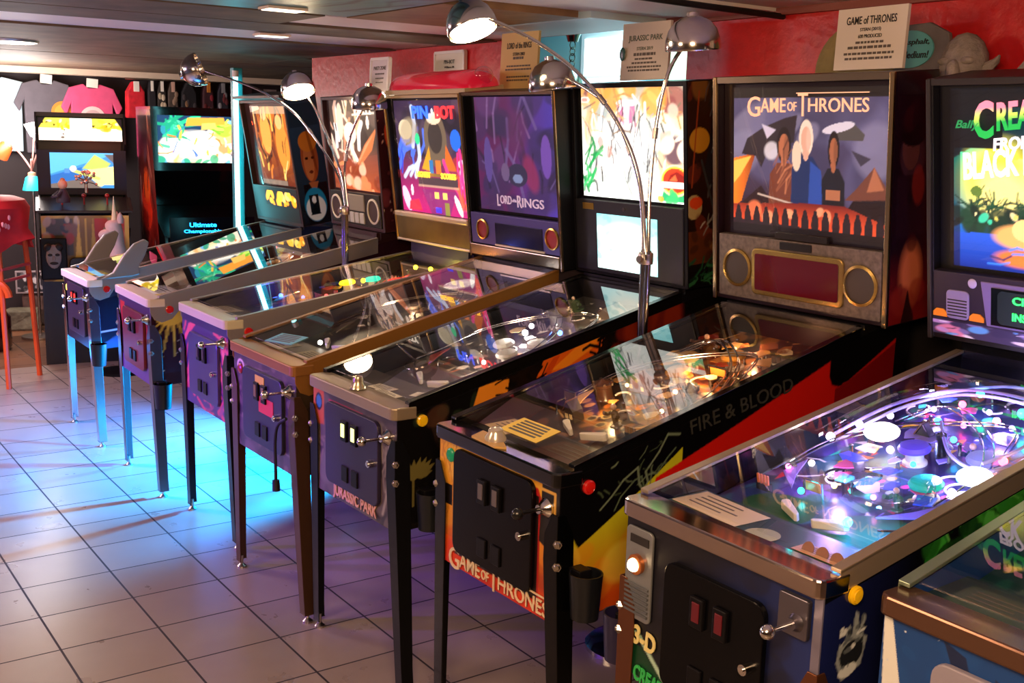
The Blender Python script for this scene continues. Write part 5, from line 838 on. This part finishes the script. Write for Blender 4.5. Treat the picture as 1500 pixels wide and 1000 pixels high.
c = Cv(90, 60, 'd4ac40').ell(.5,.0,.55,1.1,'8a6a28',0,.1).rect(.05,.4,.36,.95,'5a5238').blobs(16,['c8b088','8a6a50','3a4a44','b84a30'],305,.05,.4,.4,.95,(.02,.06)).rect(.6,.4,.95,.95,'a83a28').blobs(12,['5a5238','c8704a','8a8a60'],306,.6,.4,.95,.95,(.02,.06)).poly([(.42,.95),(.36,.2),(.1,0),(.3,0),(.46,.2)],'e8c048').poly([(.58,.95),(.64,.2),(.9,0),(.7,0),(.54,.2)],'c8a23a').rect(.485,.1,.515,.95,'c8a23a')
sheet('front_artwork', c, [(-.298,-.121,.62),(.298,-.121,.62),(-.298,-.2415,1.11),(.298,-.2415,1.11)], PRINT, o)
d_ = MB().prism(rrect(-.12,.14,.52,.8,.04),-.2,-.13,'y').build('coin_door', pm('arcade_door','0f0c0e',.4), o, bevel=.006)
for s in (-.03,.05): MB().box((s-.028,-.206,.69),(s+.028,-.198,.755)).build('coin_slot', pm('tan_slot','a88a5a',.4,es=.2), d_)
# hand-held figures on its control panel
o = thing('spiky_ornament','spiky silver ball ornament on the arcade control panel','ornament',(-8.46,2.16,1.3))
MB().ball((0,0,.05),.02).build('core', STEEL, o, smooth=True); MB().cyl((0,0,-.03),(0,0,.05),.012).build('stem', STEEL, o, smooth=True)
R = random.Random(3)
for q in range(16):
    a, b = R.uniform(0,6.28), R.uniform(-.3,1.4); dv = Vector((math.cos(a)*math.cos(b), math.sin(a)*math.cos(b), math.sin(b)))*R.uniform(.06,.09)
    s_ = MB().cyl((0,0,.05),Vector((0,0,.05))+dv,.003,n=6).build('spike', STEEL, o); MB().ball(Vector((0,0,.05))+dv,.011,8).build('spike_ball', pm('pearl_ball','d8b8a0',.25,.5), s_, smooth=True)
o = thing('toy_figure','small seated figurine with pale face on the arcade control panel','figurine',(-8.47,2.0,1.2))
MB().lathe([(.045,0),(.05,.03),(.03,.08),(.018,.1)],14).build('body', pm('dark_cloth','2a2630',.7), o, smooth=True); MB().ball((0,0,.13),.032,14,(1,1,1.15)).build('head', pm('doll_skin','c89a78',.5), o, smooth=True); MB().ball((0,0,.16),.018,10).build('hat', pm('tan_hat','b87a4a',.5), o, smooth=True)
for s in (-1,1): MB().tube([(s*.03,-.02,.08),(s*.045,-.05,.05),(s*.02,-.07,.04)],.011).build('arm', pm('dark_cloth','2a2630'), o, smooth=True)
# tall cabinet with green and orange backglass
o = thing('arcade_cabinet','tall black arcade cabinet with bright cartoon backglass and red side','arcade cabinet',(-8.2,2.9,0),math.radians(83))
pr = [(-.45,.0),(.55,0),(.55,1.9),(-.04,1.9),(-.04,1.45),(.06,1.18),(-.42,1.0),(-.5,.86)]
m = MB(); m.prism(pr,-.335,-.315,'x'); m.prism(pr,.315,.335,'x'); m.box((-.32,.5,0),(.32,.54,1.9)); m.box((-.32,.02,1.86),(.32,.5,1.9)); m.box((-.32,-.02,1.44),(.32,.02,1.88)); m.prism([(-.02,1.44),(.07,1.18),(.10,1.18),(.02,1.44)],-.32,.32,'x'); m.prism([(-.42,.0),(-.42,.99),(.06,1.18),(.06,1.15),(-.39,.96),(-.39,0)],-.32,.32,'x')
m.build('cabinet_shell', BLACKG, o)
c = Cv(50, 100, '5a1410').grad('3a0c0c','8a2018',hi=.5).grad('8a2018','3a2a28',lo=.5,hi=.95,mask=np.tile((np.arange(100)/100>.5)[:,None],(1,50))).ell(.55,.62,.3,.1,'e03a1c').ell(.5,.7,.2,.06,'f06a28',0,.5).blobs(20,['2a1414','6a2a22','9a5a44'],311,r=(.05,.14),al=.6).strokes(14,['b8705a','3a1010','c89a80'],312,L=.3,w=.04,ang=1.3).blobs(14,['5a5058','2a2428'],313,0,.78,1,1,(.06,.15))
pv = [(-.45,0),(.55,0),(-.04,1.9),(.55,1.9)]
sheet('side_artwork', c, [(-.3365,-.42,.02),(-.3365,.5,.02),(-.3365,-.03,1.88),(-.3365,.53,1.88)], GLOSSP, o)
c = Cv(120, 84, '1a3a5a').blobs(26,['f4b060','fff0d0','f08a40','fffbe8','e8d8a0'],314,.1,.05,1,.7,(.06,.14)).ell(.45,.4,.25,.25,'fffdf0',0,.6).ell(.2,.72,.14,.2,'2ab07a').ell(.22,.8,.1,.1,'58d8a0').ell(.12,.7,.08,.14,'2a8a9a').strokes(14,['1a9a70','2ac08a'],315,.08,.3,.32,.9,L=.2,w=.04).ell(.84,.72,.12,.16,'a8e040',-.4).strokes(10,['7ac830','c8f060'],316,.74,.5,.98,.85,L=.15,w=.04).strokes(24,['e87a2a','2ab060','ffffff','f0c040','3a6ab0'],317,0,.05,1,.55,L=.12,w=.025).poly([(.35,.78),(.86,.82),(.84,.97),(.38,.95)],'f4a23a').poly([(.55,.7),(.75,.74),(.73,.86),(.56,.84)],'f8c860').ell(.94,.88,.05,.04,'8ad0f0').blobs(10,['f8f8f0','2aa070','58b0e0'],318,0,0,1,.12,(.03,.07))
sheet('backglass', c, [(-.285,-.0225,1.5),(.285,-.0225,1.5),(-.285,-.0225,1.84),(.285,-.0225,1.84)], artmat('lit_art_1.70',.5,1.7), o)
BT = pm('blue_neon_letters','1a9cff',.4,es=5.)
for s_, zz, w_ in (('Ultimate',1.168,.19),('Championship',1.12,.27)): text('neon_lettering', s_, w_, .032, BT, o, T((-.07,-.45,zz-.09)) @ FRONT, off=.02)
text('logo_lettering','GEM',.09,.05,pm('white_lit_logo','d8ecf4',.4,es=1.2),o,T((-.06,-.45,.98)) @ FRONT,off=.02)
MB().box((-.13,-.452,.93),(.01,-.446,.955)).build('logo_plate', pm('grey_plate','8c9094'), o)
for s in (-.09,-.04): MB().box((s-.016,-.456,.875),(s+.022,-.446,.92)).build('coin_light', pm('orange_lit','ffb070',.4,es=2.5), o)
MB().box((-.3,-.445,.86),(.3,-.425,1.13)).build('front_panel', pm('deep_blue_black','05060e',.2), o)
# vertical cyan tube
o = thing('tube_light','vertical cyan fluorescent tube standing behind the first machine','tube light',(-6.93,2.73,0))
MB().box((-.09,-.02,0),(-.03,.04,2.14)).build('light_housing', pm('teal_housing','2f8a90',.4), o, bevel=.004); MB().cyl((.0,-.02,.95),(.0,-.02,2.1),.015,n=16).build('tube', pm('cyan_tube','7ff4ff',.3,es=9), o, smooth=True)
for zz in (.94, 2.1): MB().cyl((.0,-.02,zz-.02),(.0,-.02,zz+.02),.02).build('tube_socket', WHITEP, o, smooth=True)
MB().lathe([(.12,0),(.12,.02),(.0,.03)],20).build('light_foot', BLACK, o, smooth=True)
# pale unicorn-like head
o = thing('unicorn_head','pale unicorn head with ridged horn standing behind the farthest machine','figure',(-8.06,2.25,0))
PK = pm('pale_pink_plush','c8a8a0',.8,noise=.1)
MB().lathe([(.16,0),(.16,.02),(.02,.03),(.018,.62)],20).build('stand', BLACK, o, smooth=True)
m = MB().tube(spline([(.03,.03,.6),(.02,.02,.75),(.0,.0,.9),(-.0,-.01,1.02),(.0,-.03,1.1)],4),[.075,.07,.068,.066,.064,.062,.06,.06,.058,.056,.056,.056,.056,.056,.056,.05,.03],14); m.ball((0,-.06,1.0),.05,12,(.85,1.3,.8)); m.build('head', PK, o, smooth=True)
m = MB(); prf = []
for i in range(14): prf += [(.022*(1-i/14)+.002, i*.0125), (.019*(1-i/14)+.002, i*.0125+.006)]
m.lathe(prf+[(1e-6,.18)],12,T((0,-.01,1.09))).build('horn', pm('cream_horn','dcc49a',.4), o, smooth=True)
for s in (-1,1): MB().lathe([(.018,0),(.024,.03),(.016,.06),(1e-6,.08)],10,T((s*.04,.02,1.08))).build('ear', PK, o, smooth=True)
# stool draped in red cloth
o = thing('draped_stool','red cloth draped over a tall orange-legged stool at the left edge','stool',(-8.2,1.42,0),math.radians(52))
OR = pm('orange_paint','d8501c',.4); RC = pm('red_cloth','b8121a',.7,noise=.2)
m = MB(); rw = [(.27,1.06),(.29,1.2),(.26,1.25),(.2,1.27),(1e-6,1.275)]; n = 28; vs = []; fs = []
for j,(r_,z) in enumerate([(.31,.95)]+rw):
    for i in range(n): a = 2*PI*i/n; k_ = 1+(.12*math.cos(6*a) if j < 2 else 0); vs.append((r_*k_*math.cos(a), r_*k_*math.sin(a), z+(.05*math.cos(3*a) if j == 0 else 0)))
for j in range(5):
    for i in range(n): l = (i+1) % n; fs.append((j*n+i, j*n+l, (j+1)*n+l, (j+1)*n+i))
m.add(vs, fs).build('red_drape', RC, o, smooth=True); R = random.Random(9)
mm = MB()
for q in range(14): a = -.9+R.gauss(0,.3); z = 1.08+R.gauss(0,.04); rr = .31+.03*math.cos(6*a); mm.ball((rr*math.cos(a), rr*math.sin(a), z), .018, 6, (.6,.6,1.))
mm.build('pale_print', pm('pale_pink_print','d88a8a',.7), o, smooth=True)
for sx in (-1,1):
    for sy in (-1,1): MB().tube([(sx*.17,sy*.17,1.2),(sx*.2,sy*.2,.6),(sx*.22,sy*.22,0)],.018).build('leg', OR, o, smooth=True)
for zz in (.72,.8): MB().tube([(-.2,-.2,zz),(.2,-.2,zz)],.011).tube([(.2,-.2,zz),(.2,.2,zz)],.011).build('crossbar', pm('pink_bar','c84a50',.4), o, smooth=True)
MB().tube([(.2+.1*math.cos(a)-.05,-.21,.62+.1*math.sin(a)) for a in [i*PI/10 for i in range(11)]],.024).build('curved_brace', OR, o, smooth=True)
# medusa lamp with coloured shades
o = thing('multi_arm_lamp','floor lamp with cyan, red and white glass shades on bent arms','floor lamp',(-9.70,2.06,0))
MB().lathe([(.15,0),(.15,.02),(.02,.04)],20).build('lamp_base', STEEL, o, smooth=True); MB().cyl((0,0,.03),(0,0,1.42),.012).build('pole', STEEL, o, smooth=True)
for (hx, end, ax, es) in (('19d8f0',(.03,-.01,1.29),(0,0,1),2.6),('e8481c',(-.14,-.17,1.55),(.5,.5,.7),1.6),('fff2e0',(-.03,.05,1.69),(.1,.2,-1),16),('fff0da',(.1,.1,1.6),(-.4,-.3,-1),12)):
    e = Vector(end); MB().tube(spline([(0,0,1.38),(e.x*.4,e.y*.4,1.46+.3*(e.z-1.4)),(e.x*.9,e.y*.9,max(e.z,1.4)+.06),e+Vector(ax).normalized()*.05],6),.008).build('arm', pm('pinkish_metal','b8807a',.3,.6), o, smooth=True)
    M = T(e) @ Vector(ax).normalized().to_track_quat('Z','Y').to_matrix().to_4x4()
    MB().lathe([(.075,-.07),(.05,.03),(.03,.045),(.028,.042),(.047,.027),(.072,-.07)],24,M,False).build('glass_shade', pm('shade_'+hx, hx, .4, es=es), o, smooth=True)
    MB().lathe([(.033,.04),(.03,.07),(.01,.08)],16,M).build('shade_cap', pm('tan_cap','b88a70',.4), o, smooth=True)
# grey mask, framed photo, stones
o = thing('grey_mask','grey grimacing mask hanging on the front of the yellow-marquee arcade cabinet','mask',(-8.40,1.90,.75),math.radians(77))
GM = pm('mask_grey','8f8a86',.6,noise=.2); m = MB().ball((0,0,.07),.07,16,(.75,.45,1.25)); m.ball((0,-.03,.06),.014,8,(.8,1,1.4)); m.build('face', GM, o, smooth=True)
for s in (-1,1): MB().ball((s*.024,-.028,.085),.014,8,(1.2,.5,.7)).build('eye_hole', INK, o, smooth=True); MB().ball((s*.035,0,.135),.03,10,(1,.8,1)).build('hair_tuft', RUBBER, o, smooth=True)
MB().ball((0,-.027,.025),.022,10,(1.3,.35,.5)).build('mouth', INK, o, smooth=True); MB().box((-.09,.02,-.1),(.09,.05,.2)).build('mask_board', BLACK, o, bevel=.01)
o = thing('framed_photo','small framed black and white photograph leaning above the square stone','picture',(-10.28,2.13,.29),math.radians(75))
MB().box((-.13,0,0),(.13,.015,.2)).build('photo_frame', pm('silver_frame','a8a0a4',.4,.4), o, bevel=.004); sheet('photograph', Cv(60,46,'2a2a30').blobs(24,['6a6a72','a8a8b0','15151a','d8d8dc'],331,r=(.03,.1)), [(-.115,-.0015,.015),(.115,-.0015,.015),(-.115,-.0015,.185),(.115,-.0015,.185)], PRINT, o)
def stone(loc, s, label, name='stone_block', hx='6a6a58', rz=.3, seed=1):
    R = random.Random(seed); m = MB(); nx, n2 = 5, 4; bm_ = []
    o = MB().box((-s[0]/2,-s[1]/2,0),(s[0]/2,s[1]/2,s[2])).build(name, pm('stone_'+hx, hx, .85, noise=.35, bump=1., nscale=14), bevel=.018)
    for v in o.data.vertices: v.co += Vector((R.uniform(-.02,.02),R.uniform(-.02,.02),R.uniform(-.015,.0) if v.co.z > .01 else 0))
    o.location = loc; o.rotation_euler = (0,0,rz); tag(o, label, 'stone'); return o
stone((-10.17,2.02,0),(.27,.2,.19),'squarish green-grey stone block on the floor under the framed photo','stone_block','6d6c5a',math.radians(75),1)
stone((-10.27,2.16,.19) if 0 else (-10.36,2.16,0),(.2,.14,.28),'brown stone slab behind the square stone block','stone_block','5a4640',math.radians(75),2)
stone((-10.02,2.31,0),(.2,.16,.14),'pale rough stone on the floor left of the farthest machine','stone_block','7e776c',math.radians(70),3)
stone((-10.06,2.32,.14),(.15,.13,.22),'tall rough stone standing on the pale stone','stone_block','6a625a',math.radians(80),4)
o = thing('glass_jar','dark red glass jar in front of the square stone at the left edge','jar',(-9.35,1.62,.0))
MB().lathe([(.13,0),(.15,.03),(.15,.26),(.1,.32),(.1,.36)],24).build('jar_body', pm('wine_glass','3a0e16',.08,coat=1.), o, smooth=True); MB().lathe([(.105,.36),(.11,.37),(.1,.4),(1e-6,.41)],24).build('lid', pm('copper_lid','8a4a30',.3,.8), o, smooth=True)
# shirts on the end wall
def shirt(yc, zt, w, hx, label, print_=None, h=.62, xo=0):
    o = thing('hanging_t_shirt', label, 'shirt', (-10.4+xo, yc, zt), math.radians(90), 'shirts hanging on the end wall')
    a = w/2; pl = [(-.07,-.0),(-.03,-.035),(.03,-.035),(.07,0),(a*.72,-.035),(a,-.2),(a*.84,-.27),(a*.68,-.17),(a*.66,-h),(-a*.66,-h),(-a*.68,-.17),(-a*.84,-.27),(-a,-.2),(-a*.72,-.035)]
    b = MB().prism(pl,-.015,.02,'y').build('shirt_body', pm('shirt_'+hx, hx, .85, noise=.08), o, bevel=.008)
    MB().box((-.045,-.03,-.03),(.05,-.02,.045)).build('price_tag', WHITEP, o, M=Matrix.Rotation(.08,4,'Y'))
    if print_:
        q = MB().lathe([(print_[1],0),(print_[1],.003)],28,T((print_[3],-.017,print_[2])) @ Matrix.Rotation(PI/2,4,'X')).build('print', pm('print_'+print_[0],print_[0],.7), b)
        MB().lathe([(print_[1]*.72,.003),(print_[1]*.72,.004)],28,T((print_[3],-.017,print_[2])) @ Matrix.Rotation(PI/2,4,'X')).build('print_centre', pm('print_'+print_[4],print_[4],.7), q)
    return o
shirt(1.93,2.13,.66,'a9c4d4','pale blue t-shirt hanging at the left edge of the end wall')
shirt(2.34,2.12,.52,'5a5660','grey t-shirt with round orange print on the end wall',('c8822c',.095,-.27,.13,'d89a3c'),xo=.05)
shirt(2.71,2.10,.52,'d8507e','pink t-shirt with round pale print on the end wall',('e8c8c8',.11,-.3,.0,'c8a8ac'),xo=.1)
def side_shirt(yc, zt, w, hx, label, tagc=WHITEP, pal=None, seed=0):
    o = thing('hanging_shirt', label, 'shirt', (-10.28, yc, zt), math.radians(90), 'shirts hanging sideways on the rail')
    MB().prism([(-w*.15,0),(w*.15,0),(w*.5,-.09),(w*.55,-.32),(-w*.55,-.32),(-w*.5,-.09)],-.05,.05,'y').build('shirt_body', pm('shirt_'+hx, hx, .85, noise=.25, nscale=20), o, bevel=.012)
    if tagc: MB().box((-w*.16,-.058,-.09),(w*.16,-.05,.0)).build('price_tag', tagc, o)
    if pal:
        R = random.Random(seed)
        for _ in range(6): a, b = R.uniform(-w*.35,w*.35), R.uniform(-.3,-.1); MB().ball((a,-.05,b),.018,8,(1,.2,1.6)).build('print_patch', pm('patch_'+pal[_ % len(pal)], pal[_ % len(pal)], .7), o, smooth=True)
    return o
side_shirt(3.08,2.14,.15,'c81a2c','red shirt hanging sideways next to the pink t-shirt')
side_shirt(3.22,2.15,.07,'1c1820','narrow black shirt right of the red one with a tall white tag')
side_shirt(3.31,2.15,.08,'2c2624','dark shirt with a cream chest print on the rail',WHITEP,['b8a890','d0c0a8'],1)
side_shirt(3.41,2.15,.09,'4a3e38','brown shirt with a pinkish tag on the rail',pm('pink_tag','c8a090',.7),['8a7260','2a2420'],2)
side_shirt(3.56,2.15,.14,'15131a','black shirt with small tan figures hanging behind the lamp head',None,['7a5a40','3a3438'],3)
side_shirt(3.74,2.16,.1,'3a1620','dark red patterned shirt beside the cyan tube',pm('orange_tag','c87a2c',.7),['8a2030','8a8a94','5a1018'],4)
side_shirt(3.88,2.16,.1,'26222e','slate patterned shirt, last on the rail before the cyan tube',pm('grey_tag','8a8a90',.7),['6a2a30','a0a0a8'],5)
o = tag(MB().cyl((-10.28,3.0,2.16),(-10.28,4.0,2.17),.008).build('clothes_rail', STEEL, smooth=True),'thin metal rail on which the dark shirts hang','rail')
for (y, z, w, h, hx, lb) in ((4.15,1.98,.22,.17,'6a4a5a','dim purple poster on the dark far wall beside the cyan tube'),(4.45,1.93,.13,.2,'b0a4a8','pale narrow poster on the dark far wall')):
    o = MB().box((-.012,-w/2,0),(0,w/2,h)).build('wall_poster', pm('poster_'+hx,hx,.6,noise=.3)); o.location = (-10.48,y,z); tag(o, lb, 'poster')

for n_ in ('navy_black_door','black_textured_door','dark_panel','midnight_cabinet','leg_gloss_black','black_cabinet','leg_satin_black','black_paint'): MATS[n_].node_tree.nodes['Principled BSDF'].inputs['Specular IOR Level'].default_value = .18
# ================================================================== light
def area(name, loc, to, size, e, hx, sy=None, spread=PI):
    l = bpy.data.lights.new(name, 'AREA'); l.energy = e; l.color = lin(hx); l.size = size; l.spread = spread
    if sy: l.shape = 'RECTANGLE'; l.size_y = sy
    o = bpy.data.objects.new(name, l); C.objects.link(o); o.location = loc; o.rotation_euler = (Vector(to)-Vector(loc)).to_track_quat('-Z', 'Y').to_euler(); return o
def spot(name, loc, to, e, hx, ang):
    l = bpy.data.lights.new(name, 'SPOT'); l.energy = e; l.color = lin(hx); l.spot_size = math.radians(ang); l.spot_blend = .7; l.shadow_soft_size = .05
    o = bpy.data.objects.new(name, l); C.objects.link(o); o.location = loc; o.rotation_euler = (Vector(to)-Vector(loc)).to_track_quat('-Z', 'Y').to_euler(); return o
def point(name, loc, e, hx, r=.05):
    l = bpy.data.lights.new(name, 'POINT'); l.energy = e; l.color = lin(hx); l.shadow_soft_size = r
    o = bpy.data.objects.new(name, l); C.objects.link(o); o.location = loc; return o
area('ceiling_lamp', (-.4,.2,2.2), (-2.6,1.2,.4), .8, 100, 'ffcf9e')
area('ceiling_lamp', (-3.2,-1.4,2.2), (-3.8,.8,0), .9, 75, 'ffd2a8')
area('ceiling_lamp', (-7.2,-.2,2.2), (-7.,.6,0), .9, 140, 'ffd4d0')
area('ceiling_lamp', (-9.6,.6,2.2), (-9.9,1.2,0), .6, 40, 'ffb890')
for x0_, x1_, e_, hx_ in ((-7.2,-6.35,150,'7448ff'),(-6.3,-5.45,190,'7c40ff'),(-5.4,-4.6,290,'8038ff'),(-4.7,-3.9,290,'8038ff'),(-4.0,-3.25,45,'7c38ff')): spot('violet_spot', (x0_,-.45,1.0), (x1_,1.6,.55), e_, hx_, 34)
area('lavender_wash', (-6.8,.4,2.2), (-6.8,.7,0), .7, 34, 'b09cff')
spot('blue_spot', (-5.15,2.75,.52), (-5.4,1.8,0), 1500, '04a0ff', 96)
spot('blue_spot', (-6.0,2.75,.5), (-6.4,1.6,0), 650, '3a88ff', 90)
area('blue_wash', (-6.5,2.3,.5), (-6.5,1.5,0), .6, 12, '3088ff', .4)
point('blue_led', (-6.95,1.35,.4), 2.2, '2a90ff', .05)
area('nook_light', (-4.3,3.6,2.55), (-4.3,3.7,1.), .4, 22, 'b8f0ff')
point('shirt_lamp', (-9.55,1.9,1.75), 90, 'fff0e8', .3); point('red_glow', (-8.2,2.2,1.62), 4, 'ff3a1a', .04); point('tube_glow', (-6.97,2.85,1.6), 2, '50e8ff', .05)

w = bpy.data.worlds.new('room_air'); SC.world = w; w.use_nodes = True; w.node_tree.nodes['Background'].inputs[0].default_value = (.5,.4,.42,1); w.node_tree.nodes['Background'].inputs[1].default_value = .03

# ================================================================== camera
cam = bpy.data.cameras.new('camera'); co = bpy.data.objects.new('camera', cam); C.objects.link(co)
cam.sensor_width = 36; cam.lens = 1631.056/1500*36; cam.clip_start = .05
r_ = Vector((.5737,.8187,.0262)); d_ = Vector((.166,-.085,-.9825)); f_ = Vector((-.8021,.5679,-.1847))
co.matrix_world = Matrix(((r_.x,-d_.x,-f_.x,0),(r_.y,-d_.y,-f_.y,0),(r_.z,-d_.z,-f_.z,1.7849),(0,0,0,1)))
SC.camera = co
SC.view_settings.view_transform = 'Standard'; SC.view_settings.look = 'None'; SC.view_settings.exposure = .15; SC.view_settings.gamma = 1; SC.view_settings.use_curve_mapping = False
SC.cycles.use_denoising = True
SC.cycles.max_bounces = 8; SC.cycles.transparent_max_bounces = 16; SC.cycles.caustics_reflective = False; SC.cycles.caustics_refractive = False; SC.cycles.sample_clamp_indirect = 6
